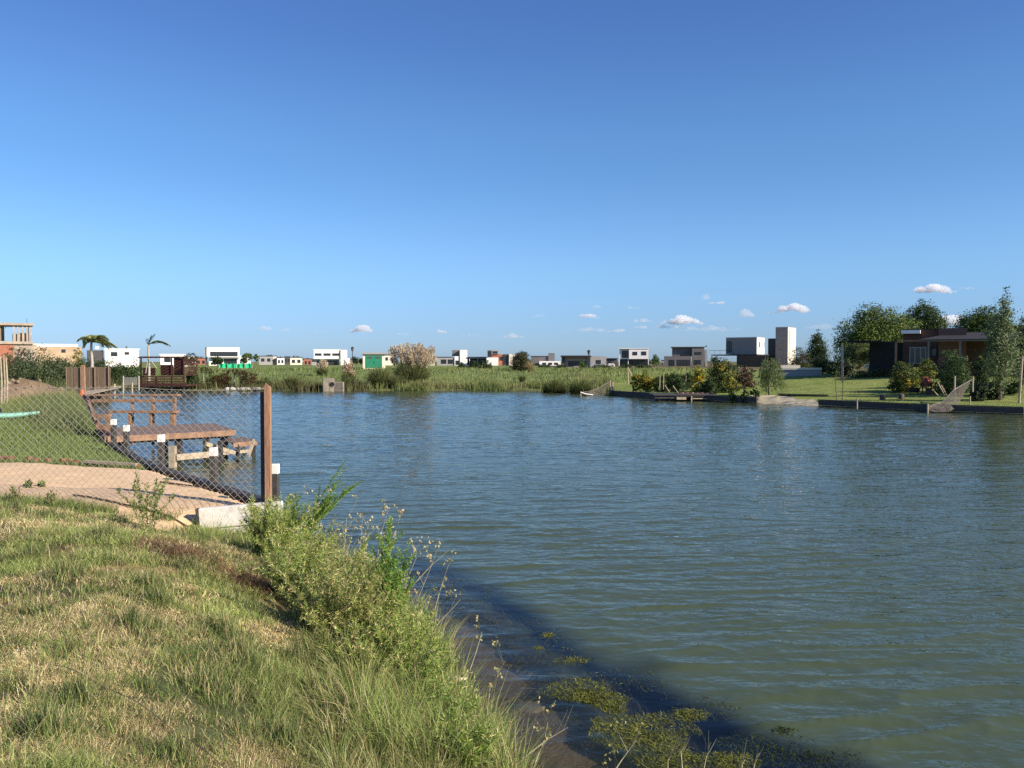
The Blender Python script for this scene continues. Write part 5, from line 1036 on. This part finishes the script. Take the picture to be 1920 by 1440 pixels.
# tufts
def tufts(name, nt_, per, hmin, hmax, cols, dmin, dmax, smin, smax, wid0=.004, rad=.06, dry=.15, pxhi=1100):
    x, y, s_ = sample_bank(nt_*6, dmin, dmax, pxhi=pxhi); ds = polydist(x, y, SAND); k = (s_ > smin) & (s_ < smax) & (ds < 0) & ~((x < -2.9) & (y > 10.1) & (hmax > .2)); x, y = x[k][:nt_], y[k][:nt_]
    n = len(x)*per; ti = np.repeat(np.arange(len(x)), per); a = RNG.uniform(0, 6.28, n); u = RNG.random(n)**.5; sz = RNG.uniform(.6, 1.3, len(x))[ti]
    bx, by = x[ti]+np.cos(a)*u*rad*sz, y[ti]+np.sin(a)*u*rad*sz; cols = np.array(cols); cc = cols[RNG.integers(0, len(cols), len(x))][ti]*np.clip(1+RNG.normal(0, .22, (n, 1)), .4, 1.7)
    dm = RNG.random(n) < dry; cc[dm] = DR[RNG.integers(0, 4, dm.sum())]*.8
    return blades(name, bx, by, height(bx, by)-.005, RNG.uniform(hmin, hmax, n)*sz, wid0*(1+np.clip((by-4)/7, 0, 1.3)), .12+u*RNG.uniform(.3, 1.1, n), cc, az=a)
tufts('grass_tufts', 900, 46, .04, .12, [(.09, .14, .035), (.17, .24, .055), (.24, .30, .08), (.12, .17, .04)], 2.8, 11, .3, 9, rad=.075, wid0=.003)
tufts('bank_grass', 230, 40, .22, .46, [(.19, .28, .06), (.27, .35, .09), (.38, .40, .15)], 4.6, 10.6, .03, .95, rad=.10, dry=.2, wid0=.0036)
tufts('tall_grass', 560, 60, .09, .25, [(.15, .20, .055), (.22, .27, .08), (.32, .33, .12), (.17, .22, .06)], 3.6, 11, .03, 1.15, rad=.09, dry=.22)
tufts('dry_grass', 520, 40, .03, .10, DR, 2.8, 10, .2, 9, rad=.09, dry=.5, wid0=.0026)
# darker leafy weeds along the front of the sand
n = 15000; px = RNG.uniform(-80, 470, n); d = RNG.normal(10.75, .28, n); x = (px-960)/F_*d; k = (RNG.random(n) < np.clip((fbm(x*1.6, d*1.6, 181)-.40)*5, .04, 1)) & ~((x > -4.5) & (d > 10.5)); x, y = x[k], d[k]; n = len(x)
blades('edge_weeds', x, y, height(x, y)-.01, RNG.uniform(.06, .24, n), RNG.uniform(.004, .010, n), RNG.uniform(.2, 1.2, n), np.array([(.10, .16, .04), (.15, .22, .05), (.08, .12, .035), (.30, .27, .12)])[RNG.integers(0, 4, n)]*np.clip(1+RNG.normal(0, .25, (n, 1)), .4, 1.7))
# lawn left of the water
px = RNG.uniform(-60, 300, 90000); d = 13*(48/13)**RNG.random(90000); x = (px-960)/F_*d; s_, _ = lake(x, d); ds = polydist(x, d, SAND)
k = (((x-MOUND[0])/2.3)**2+((d-MOUND[1])/3.2)**2 > 1) & (s_ > .1) & (ds < -.05) & (d > 14.6+np.clip((x+6.8)*-.32, 0, 5)*.98); x, y = x[k], d[k]; n = len(x); wet = sstep((4.5-s_[k])/3.5)*sstep((y-20)/6); f = .6+.8*fbm(x*.5, y*.5, 101)
hh_ = RNG.uniform(.06, .15, n)*f*(1+np.clip(y-18, 0, 25)*.03)*(1+4.0*wet*fbm(x*.7, y*.7, 105)); cL = np.array([(.17, .23, .06), (.12, .18, .045), (.24, .29, .09)])[RNG.integers(0, 3, n)]*np.clip(1+RNG.normal(0, .22, (n, 1)), .5, 1.6)
yl = (sstep((y-30)/8)*(1-.6*wet))[:, None]; cL = cL*(1-yl)+yl*np.array((.24, .25, .07))*np.clip(1+RNG.normal(0, .2, (n, 1)), .5, 1.5)
n2_ = 9000; px2 = RNG.normal(112, 26, n2_); d2_ = RNG.normal(31, 5, n2_); x2_ = (px2-960)/F_*d2_; s2_, _ = lake(x2_, d2_); k2_ = (s2_ > .25) & (s2_ < 6) & (d2_ > 22); x2_, d2_ = x2_[k2_], d2_[k2_]; n2_ = len(x2_)
blades('tall_weeds', x2_, d2_, height(x2_, d2_)-.02, RNG.uniform(.25, .8, n2_)*(.4+fbm(x2_, d2_, 111)), .016, RNG.uniform(.1, .8, n2_), np.array([(.10, .13, .05), (.14, .17, .06), (.20, .21, .09)])[RNG.integers(0, 3, n2_)]*np.clip(1+RNG.normal(0, .25, (n2_, 1)), .4, 1.7))
blades('lawn_grass', x, y, height(x, y)-.01, hh_, .007*(1+np.clip(y-14, 0, 30)*.05), RNG.uniform(.2, .9, n), cL)
# ---------------------------------------------------------------- near weeds
def weed(name, x, y, H, n_st, spread, label, cat, cols, leafL=.022, leafW=.007, lean=(0, 0), dens=60, z0=None, stemm='gstem', br=5, flower=None, fl=.0, group=None, tipup=1.0, env=None):
    z0 = hgt(x, y) if z0 is None else z0; root = empty(name, (x, y, z0), label, cat, group); mb = MB(); lv = Leaves(); cols = np.array(cols)
    for k in range(n_st):
        a = random.uniform(0, 6.28); u = random.random()**.6*spread; hs_ = H*random.uniform(.55, 1.0); 
        b0 = Vector((x+math.cos(a)*.04, y+math.sin(a)*.04, z0-.02)); tp = Vector((x+math.cos(a)*u+lean[0]*hs_/H, y+math.sin(a)*u+lean[1]*hs_/H, z0+hs_*(1-.25*(u/spread if spread else 0)**2)))
        md = b0.lerp(tp, .5)+Vector((-math.cos(a)*u*.12, -math.sin(a)*u*.12, hs_*.06)); mb.tube([b0, md, tp], [.0042, .003, .0012], 4)
        segs_ = [(b0.lerp(md, .3), md), (md, tp)]
        for j in range(br):
            t_ = random.uniform(.25, .95); p = (b0.lerp(md, t_*2) if t_ < .5 else md.lerp(tp, t_*2-1)); aa = random.uniform(0, 6.28); ll = hs_*random.uniform(.12, .30)*(1.15-t_*.7)
            q = p+Vector((math.cos(aa)*ll*.55, math.sin(aa)*ll*.55, ll*.8*tipup))+Vector((lean[0], lean[1], 0))*.15; mb.tube([p, q], [.002, .0008], 3); segs_.append((p, q))
        for p, q in segs_:
            m_ = max(4, int(dens*(q-p).length/.3)); tt = RNG.random(m_)[:, None]; P0 = np.array(p); P1 = np.array(q); c = P0*(1-tt)+P1*tt; ax0 = (P1-P0)/np.linalg.norm(P1-P0)
            ax = ax0*.7+sphere(m_)*.9; ax /= np.linalg.norm(ax, axis=1)[:, None]; bb = np.cross(ax, sphere(m_)); bb /= np.linalg.norm(bb, axis=1)[:, None]+1e-9
            LL = leafL*RNG.uniform(.6, 1.4, m_); cc = cols[RNG.integers(0, len(cols), m_)]*np.clip(1+RNG.normal(0, .22, (m_, 1)), .4, 1.8)
            if flower is not None: fm_ = (RNG.random(m_) < fl*(.3+tt[:, 0])); cc[fm_] = np.array(flower)*RNG.uniform(.7, 1.3, (fm_.sum(), 1))
            lv.addab(c+ax*(LL/2)[:, None], ax, bb, LL, leafW*RNG.uniform(.6, 1.5, m_), cc)
    mb.build('stems', M[stemm], root); lv.build('leaves', root); return root
YG = [(.29, .38, .075), (.40, .46, .10), (.19, .28, .05)]; BG = [(.14, .27, .04), (.21, .36, .055), (.28, .38, .07)]; BR = [(.48, .40, .17), (.34, .31, .11), (.26, .24, .09)]
def at_px(px, py, z): return P(px, py, z)
WG = 'bushy yellow-green weeds on the bank edge'
WS = [ # px, py of the foot, height, stems, spread, palette
 (492, 1058, .50, 22, .30, YG, 'yellow-green feathery weed in front of the whitewashed beam'), (520, 1065, .62, 24, .36, YG, 'dense yellow-green weed right of the whitewashed beam'),
 (575, 1110, .55, 24, .34, YG+BR[:1], 'yellow-tipped bushy weed behind the tallest cluster on the bank'), (545, 1150, .50, 22, .34, YG, 'yellow-green weed at the brown bare spot edge'),
 (640, 1150, .58, 26, .36, YG+BR, 'brownish flowering weed in the middle of the bank cluster'), (620, 1205, .52, 24, .36, YG+BR, 'olive bushy weed over the darkest hollow of the bank'),
 (690, 1200, .56, 26, .34, YG+BR, 'straw-tipped bushy weed left of the bright green upright plant'), (745, 1235, .46, 20, .28, YG, 'yellow-green weed at the foot of the bright green upright plant'),
 (780, 1262, .42, 18, .26, YG+BG[:1], 'lower leafy weed right of the bright green upright plant'), (700, 1255, .40, 20, .30, YG+BR[:1], 'low olive weed before the dark hollow'),
 (835, 1320, .36, 16, .24, BG+YG[:1], 'fresh green low weed near the pale foam scrap'), (880, 1385, .30, 16, .22, BG+YG, 'low green weed hanging over the brown shallows'),
 (600, 1040, .40, 18, .28, YG+BR, 'small flowering weed overhanging the water'), (680, 1095, .46, 18, .26, YG+BR, 'thin flowering weed overhanging the water left of the bright plant')]
for px, py, H, ns, sp_, pl, lb in WS:
    H *= random.uniform(1.05, 1.6); ns = int(ns*1.35); sp_ *= 1.25; x, y = P(px, py, .35); s_, _ = lake(np.array([x]), np.array([y])); z0 = max(hgt(x, y), .05)
    weed('bushy_weed', x, y, H, ns, sp_, lb, 'weed', pl, group=WG, z0=z0, dens=62, leafL=.036, leafW=.0052, flower=(.66, .56, .27), fl=.20, br=8)
x, y = P(535, 1045, .4); weed('feathery_weed', x, y, .85, 12, .2, 'bright green feathery weed among the bushy weeds right of the beam', 'weed', BG+YG, .022, .0042, (.2, .02), 170, z0=.2, br=8)
x, y = P(672, 1150, .3); weed('feathery_weed', x, y, .8, 10, .2, 'feathery green weed in the middle of the bushy weeds', 'weed', BG+YG, .022, .0042, (.1, .02), 170, z0=.2, br=8)
x, y = P(545, 1010, .4); weed('feathery_weed', x, y, 1.1, 12, .2, 'tall bright green feathery weed leaning right over the water beside the tall post', 'weed', BG, .022, .0042, (.66, .1), 210, z0=max(.2, hgt(x, y)), br=9)
x, y = P(515, 1000, .4); weed('feathery_weed', x, y, .85, 11, .2, 'shorter feathery weed between the tall post and the leaning one', 'weed', BG+YG, .022, .0042, (.22, .05), 190, z0=max(.2, hgt(x, y)), br=8)
x, y = P(722, 1215, .25); weed('upright_weed', x, y, 1.2, 9, .17, 'bright green upright weed standing tallest against the water', 'weed', BG, .024, .005, (.12, .02), 170, z0=.2, br=11)
x, y = P(275, 962, .72); weed('sapling_weed', x, y, .82, 8, .40, 'open-branched green weed standing in front of the sand', 'weed', [(.12, .19, .04), (.16, .23, .05), (.24, .26, .08)], .036, .011, (0, 0), 40, br=9)
for px, py, H, lb in ((30, 945, .34, 'small sparse weed at the left end of the sand'), (90, 950, .26, 'low dark weed before the sand near the left edge'), (1150, 0, 0, '')):
    if H: x, y = P(px, py, .72); weed('small_weed', x, y, H, 8, .16, lb, 'weed', [(.12, .17, .04), (.25, .22, .09)], .03, .01, (0, 0), 36, br=5)
for i, (px, py, lb) in enumerate(((52, 908, 'tiny leafy seedling on the sand, left of two'), (80, 905, 'tiny leafy seedling on the sand, right of two'), (375, 948, 'broad-leaved seedling on the sand near the whitewashed beam'), (400, 944, 'second broad-leaved seedling beside the whitewashed beam'))):
    x, y = P(px, py, .62); weed('seedling', x, y, .13, 5, .06, lb, 'seedling', [(.12, .20, .04), (.18, .25, .06)], .055, .028, (0, 0), 24, br=2)
# dry stalks over the water
def stalk(name, px, py, pts, label, m='stem', r0=.006, z0=None, pods=True, group='dry stalks at the water edge', leaf=(.42, .38, .16)):
    x, y = P(px, py, .08); z0 = max(-.02, hgt(x, y)) if z0 is None else z0; root = empty(name, (x, y, z0), label, 'stalk', group); mb = MB(); pv = [Vector((x, y, z0-.03))]
    for dx, dy, dz in pts: pv.append(Vector((x+dx, y+dy, z0+dz)))
    mb.tube(pv, [r0*(1-.75*i/(len(pv)-1)) for i in range(len(pv))], 5); lv = Leaves()
    for k in range(9):
        i = random.randrange(len(pv)-1); p = pv[i].lerp(pv[i+1], random.random()); ll = random.uniform(.06, .16); a = random.uniform(0, 6.28); q = p+Vector((math.cos(a)*ll*.5, math.sin(a)*ll*.3, ll)); mb.tube([p, q], [.002, .001], 3)
        if pods: c = np.array(q)+RNG.normal(size=(7, 3))*.012; lv.add(c, sphere(7), .024, .015, jit(leaf, 7, .2))
    mb.build('stem', M[m], root)
    if pods: lv.build('seed_heads', root)
stalk('dry_stalk', 865, 1340, [(.02, 0, .2), (.10, .05, .42), (.14, .08, .55)], 'bare forked grey stalk standing in the brown shallows')
stalk('dry_stalk', 905, 1365, [(.03, 0, .18), (.05, .05, .34), (.15, .05, .5)], 'second bare stalk right of the forked one')
stalk('dry_stalk', 845, 1325, [(-.02, 0, .2), (-.06, .05, .38)], 'short bare stalk left of the forked one', pods=False)
stalk('dry_stalk', 985, 1436, [(.06, 0, .12), (.12, .05, .25), (.14, .05, .36)], 'thin bare stalk at the bottom beside the submerged rock')
stalk('dry_stalk', 940, 1440, [(.12, 0, .10), (.28, .05, .20), (.40, .05, .27)], 'bent stalk reaching right over the shallows at the bottom', pods=False)
stalk('dry_stalk', 1110, 1470, [(.08, 0, .10), (.18, .05, .22), (.26, .05, .33)], 'rising stalk with short twigs before the algae', leaf=(.3, .3, .1))
for px, h_, dx, lb in ((1252, .24, 0, 'pale green shoot at the bottom, leftmost of the row before the algae'), (1283, .30, -.01, 'tallest pale green shoot of the row before the algae'), (1311, .27, .02, 'pale green shoot with curled tip right of the tallest'), (1391, .22, .0, 'pale green shoot at the right end of the bottom row'), (1404, .26, .02, 'pale green shoot with white bud at the right end of the bottom row')):
    stalk('green_shoot', px, 1470, [(dx, 0, h_*.5), (dx*2, .0, h_*.9), (dx*2+.02, 0, h_)], lb, r0=.005, z0=0, pods=False, group='pale green shoots in the shallow water')
for px, py, v, lb in ((735, 1190, [(.12, 0, .25), (.34, .05, .48), (.50, .05, .62)], 'long thin stalk with seed heads arching right over the water'), (790, 1225, [(.10, 0, .2), (.16, .05, .42), (.22, .05, .6)], 'stalk with yellow seed heads against the water'), (800, 1245, [(.06, 0, .18), (.2, 0, .32), (.27, 0, .4)], 'lower stalk with yellow seed heads'), (560, 1060, [(.05, 0, .2), (.12, 0, .4), (.16, 0, .5)], 'thin pale stalk with buds left over the water'), (640, 1100, [(.03, 0, .2), (.1, 0, .36), (.12, 0, .52)], 'thin pale stalk with buds right of the leaning feathery weed')):
    stalk('seed_stalk', px, py, v, lb, z0=.2, group='flowering stalks over the water')
for k in range(14):
    px = random.uniform(560, 800); py = 1060+(px-560)*.72+random.uniform(-25, 15); h_ = random.uniform(.55, .85)
    stalk('flowering_stalk', px, py, [(random.uniform(-.03, .08), 0, h_*.4), (random.uniform(.0, .15), .03, h_*.75), (random.uniform(.02, .24), .05, h_)], 'thin straw-coloured flowering stalk rising above the bushy weeds on the bank', z0=.25, r0=.004, group='straw-coloured flowering stalks above the weeds', leaf=(.58, .48, .24))
# ---------------------------------------------------------------- shallows
def rocky(name, px, py, z, sx_, sy_, sz_, m, label, cat, rough=.12, sub=3, group=None):
    x, y = P(px, py, z); bm = _b.new(); _b.ops.create_icosphere(bm, subdivisions=sub, radius=1)
    for q in bm.verts:
        f = 1+rough*(2*float(fbm(np.array([q.co.x*1.7+px]), np.array([q.co.y*1.7+q.co.z*1.3]), 7)[0])-1)*1.6; q.co = Vector((q.co.x*sx_*f, q.co.y*sy_*f, q.co.z*sz_*f))
    me = bpy.data.meshes.new(name); bm.to_mesh(me); bm.free(); me.materials.append(M[m]); me.polygons.foreach_set('use_smooth', [True]*len(me.polygons)); o_ = bpy.data.objects.new(name, me); COL.objects.link(o_); o_.location = (x, y, z); return tag(o_, label, cat, group)
rocky('submerged_rock', 985, 1330, -.09, .14, .10, .06, 'rock', 'flat brown rock under the shallow water at the bank', 'rock', .2)
rocky('submerged_rock', 1100, 1400, -.10, .07, .06, .04, 'rock', 'small brown stone under the shallow water nearer the algae', 'rock', .2)
rocky('foam_scrap', 850, 1272, .10, .10, .05, .022, 'foam', 'cream weathered foam scrap lying at the edge of the weeds', 'debris', .25)
# submerged weed bed
x = RNG.uniform(-2.2, 5, 60000); y = RNG.uniform(2.2, 10.5, 60000); ins = polydist(x, y, WEEDBED)+(fbm(x*1.6, y*1.6, 51)-.5)*.4; k = ins > -.02; x, y = x[k], y[k]; n = len(x)
blades('submerged_weeds', x, y, np.minimum(height(x, y), -.08)-.01, RNG.uniform(.05, .2, n), .014, RNG.uniform(.5, 1.4, n), jit((.055, .052, .018), n, .5), az=fbm(x*1.3, y*1.3, 103)*9)
V, Q = grid(np.arange(-2.6, 5.2, .06), np.arange(1.8, 10.8, .06), lambda x, y: np.minimum(height(x, y), -.04)+np.clip((polydist(x, y, WEEDBED)+(fbm(x*2.5, y*2.5, 107)-.5)*.5)*.25, -.08, .035)+(fbm(x*5, y*5, 105)-.5)*.03); dd = polydist(V[:, 0], V[:, 1], WEEDBED); Q = Q[(dd[Q] > -.35).any(1)]; used = np.unique(Q); rem = np.zeros(len(V), int); rem[used] = np.arange(len(used))
wb = np_mesh('weed_bed', V[used], rem[Q], m=mat('weed_bed', (.034, .028, .016), .9, .3, 4), smooth=True); tag(wb, kind='stuff')
AG = 'floating algae mats in the shallows'
for px, py, rx, ry, n, lb in ((1085, 1295, .24, .13, 1500, 'yellow-green algae mat nearest the brown rock'), (1130, 1310, .16, .10, 900, 'algae mat just right of the one nearest the rock'), (1150, 1328, .09, .07, 400, 'small round algae tuft between the two big mats'), (1190, 1375, .36, .20, 3200, 'largest yellow-green algae mat before the shoots'),
     (1290, 1340, .13, .06, 500, 'small flat algae mat above the tallest shoot'), (1250, 1420, .22, .10, 1200, 'algae mat at the bottom behind the left shoots'), (1360, 1425, .18, .09, 900, 'algae mat at the bottom behind the white bud shoot'), (1465, 1368, .10, .05, 350, 'smallest algae mat at the outer dark edge'),
     (1430, 1400, .32, .12, 1200, 'dark green algae mat at the lower right of the bed'), (1540, 1420, .30, .10, 900, 'dark algae mat at the rightmost end of the bed'), (1027, 1190, .06, .04, 200, 'tiny floating algae fleck near the upper dark water'), (1075, 1238, .14, .05, 300, 'thin drifting algae streak in the dark water'), (1010, 1215, .04, .02, 100, 'tiny bright algae fleck left in the dark water')):
    n = int(n*1.9); rx *= 1.12; ry *= 1.15; x0, y0 = P(px, py, 0); a = RNG.uniform(0, 6.28, n); u = RNG.random(n)**.6; x = x0+np.cos(a)*u*rx*(.7+.6*noise(a*1.5, a*0+px)); y = y0+np.sin(a)*u*ry*1.5*(.7+.6*noise(a*1.3, a*0+px+3)); dark = px > 1400
    lv = Leaves(); c = np.stack([x, y, RNG.uniform(-.022, .016, n)*(1-u*.4)-u*.006+(-.006 if dark else 0)], 1); nr = sphere(n)*.6+np.array([0, 0, 1.0]); nr /= np.linalg.norm(nr, axis=1)[:, None]
    ch = np.array((.05, .065, .015) if dark else (.19, .20, .04)); cc = ch*np.clip(.45+.9*fbm(x*14, y*14, 107)[:, None]+RNG.normal(0, .2, (n, 1)), .25, 2); lv.add(c, nr, RNG.uniform(.015, .06, n), RNG.uniform(.003, .008, n), cc)
    o_ = lv.build('algae_mat'); tag(o_, lb, 'algae', AG)
n = 6000; x = RNG.uniform(-1.5, 3, n); y = RNG.uniform(3.5, 9.5, n); ins = polydist(x, y, WEEDBED); k = (ins > .05) & (RNG.random(n) < np.clip((fbm(x*2.2, y*2.2, 121)-.42)*5, 0, 1)); x, y = x[k], y[k]; c0_ = np.stack([x, y, x*0], 1)
c = (c0_[:, None, :]+RNG.normal(size=(len(x), 9, 3))*np.array([.035, .02, .0])).reshape(-1, 3); c[:, 2] = RNG.uniform(-.03, .008, len(c)); nr = sphere(len(c))*.5+np.array([0, 0, 1.0]); nr /= np.linalg.norm(nr, axis=1)[:, None]
lv = Leaves(); lv.add(c, nr, RNG.uniform(.015, .04, len(c)), .007, jit((.10, .11, .03), len(c), .5)); o_ = lv.build('algae_flecks'); tag(o_, kind='stuff')
# wire lying in the grass
pw = [(100, 1240), (200, 1262), (300, 1292), (400, 1330), (500, 1370), (620, 1420), (760, 1475)]; pts_ = []
for a, b_ in zip(pw[:-1], pw[1:]):
    for t_ in np.linspace(0, 1, 6)[:-1]: q = P(a[0]+(b_[0]-a[0])*t_, a[1]+(b_[1]-a[1])*t_, .92); pts_.append((q[0], q[1], hgt(*q)+.05+.012*math.sin(len(pts_))))
o_ = MB().tube(pts_, .0024, 5).build('wire', mat('old_wire', (.10, .075, .06), .7, .2, 10)); tag(o_, 'thin dark wire lying across the dry grass at the bottom left', 'wire')
# brown dry litter patch
x0, y0 = P(335, 1040, .8); n = 900; x = x0+RNG.normal(0, .2, n); y = y0+RNG.normal(0, .16, n)
blades('dry_litter', x, y, height(x, y)+RNG.uniform(.0, .10, n), RNG.uniform(.05, .16, n), .006, RNG.uniform(1.1, 1.6, n), jit((.22, .11, .06), n, .35)*np.array([.95, 1.15, 1.2]))
x0, y0 = P(470, 1118, .5); n = 700; x = x0+RNG.normal(0, .16, n); y = y0+RNG.normal(0, .14, n)
blades('dry_litter', x, y, height(x, y)+RNG.uniform(.0, .06, n), RNG.uniform(.05, .14, n), .006, RNG.uniform(1.1, 1.6, n), jit((.20, .10, .055), n, .35))
# ---------------------------------------------------------------- clouds (real volumes, far beyond the land)
m, t, o = nmat('cloud'); N = t.nodes.new; L = t.links.new
CD = 6000
def cloudmat(name, dens):
    m, t, o = nmat(name); v = t.nodes.new('ShaderNodeVolumePrincipled'); v.inputs['Color'].default_value = (.99, .99, .99, 1); v.inputs['Density'].default_value = dens; v.inputs['Anisotropy'].default_value = 0.0
    t.links.new(v.outputs[0], o.inputs['Volume']); return m
CM = [cloudmat('cloud_dense', .022), cloudmat('cloud_thin', .009), cloudmat('cloud_veil', .0035)]
CL = [(678, 617, 50, 20, 0, 'brightest small cumulus left of the middle, above the kiosk'), (750, 625, 58, 9, 1, 'thin flat cloud above the huge pampas grass'), (497, 615, 34, 12, 1, 'small faint cloud above the distant tiny houses'), (535, 618, 30, 8, 1, 'fainter wisp right of the small faint cloud'), (828, 621, 24, 13, 0, 'tiny puff right of the pampas grass'),
      (965, 629, 54, 15, 1, 'low oval cloud above the brick house'), (1103, 592, 48, 14, 0, 'puff above the flat-roofed house'), (1120, 575, 24, 10, 1, 'smaller puff just over the one above the flat-roofed house'), (1187, 577, 32, 8, 1, 'tiny flat puff above the white cube house'),
      (1280, 600, 90, 24, 0, 'wide bright cumulus above the dark grey house'), (1205, 601, 54, 12, 1, 'thin cloud joined left of the wide cumulus'), (1345, 567, 38, 10, 0, 'small puff right above the wide cumulus'), (1324, 557, 14, 14, 1, 'tiny upright puff above the wide cumulus'), (1400, 588, 30, 20, 1, 'faint round cloud above the tower house roof'),
      (1483, 577, 74, 24, 0, 'bright flat-based cumulus above the tower'), (1748, 541, 92, 24, 0, 'highest bright cloud at the right above the trees'), (1815, 539, 34, 8, 1, 'thin wisp trailing right of the highest cloud'), (1775, 602, 50, 30, 0, 'cloud showing in the gap between the two big trees'), (1105, 618, 120, 14, 2, 'long faint veil above the lamp post'), (1330, 615, 150, 18, 2, 'long faint veil left of the tower'), (1535, 612, 70, 16, 2, 'faint veil right of the tower'), (880, 628, 60, 8, 2, 'faint veil above the grey house'), (1010, 592, 40, 10, 2, 'faint high wisp in the middle'), (1240, 612, 130, 12, 1, 'long flat cloud sheet under the wide cumulus'), (1160, 620, 60, 10, 1, 'low thin cloud behind the white cube house'), (1450, 586, 40, 10, 1, 'small wisp left of the flat-based cumulus'), (400, 612, 40, 7, 2, 'faint wisp above the house with netting'), (600, 622, 50, 8, 2, 'faint wisp left of the brightest small cumulus')]
for px, py, wp, hp, dn, lb in CL:
    k_ = CD/F_; x, y, z = X(px, CD, py), CD, Z(py, CD); bm = _b.new(); rs = np.random.default_rng(px); nb2 = int(8+wp/6)
    for j in range(nb2):
        u = rs.uniform(-1, 1); hh2 = hp*k_*.5*(1-.75*u*u)*rs.uniform(.45, .85); rr = hh2*rs.uniform(.7, 1.1)
        mtx = Matrix.Translation((u*wp*k_*.42, rs.uniform(-1, 1)*wp*k_*.15, -hp*k_*.35+hh2*rs.uniform(.6, 1.3))) @ Matrix.Diagonal((rr*rs.uniform(1.2, 2.0), rr*1.4, rr*.8, 1))
        _b.ops.create_icosphere(bm, subdivisions=3, radius=1, matrix=mtx)
    me = bpy.data.meshes.new('cloud'); bm.to_mesh(me); bm.free(); o_ = bpy.data.objects.new('cloud', me); COL.objects.link(o_); o_.location = (x, y, z)
    md = o_.modifiers.new('r', 'REMESH'); md.mode = 'VOXEL'; md.voxel_size = max(hp*k_/26, 1.2)
    tx = bpy.data.textures.new('c', 'CLOUDS'); tx.noise_scale = hp*k_*.22; tx.noise_depth = 3; dp = o_.modifiers.new('d', 'DISPLACE'); dp.texture = tx; dp.strength = hp*k_*.28; dp.mid_level = .55
    me.materials.append(CM[dn]); tag(o_, lb, 'cloud', 'fair-weather clouds near the horizon', 'structure')
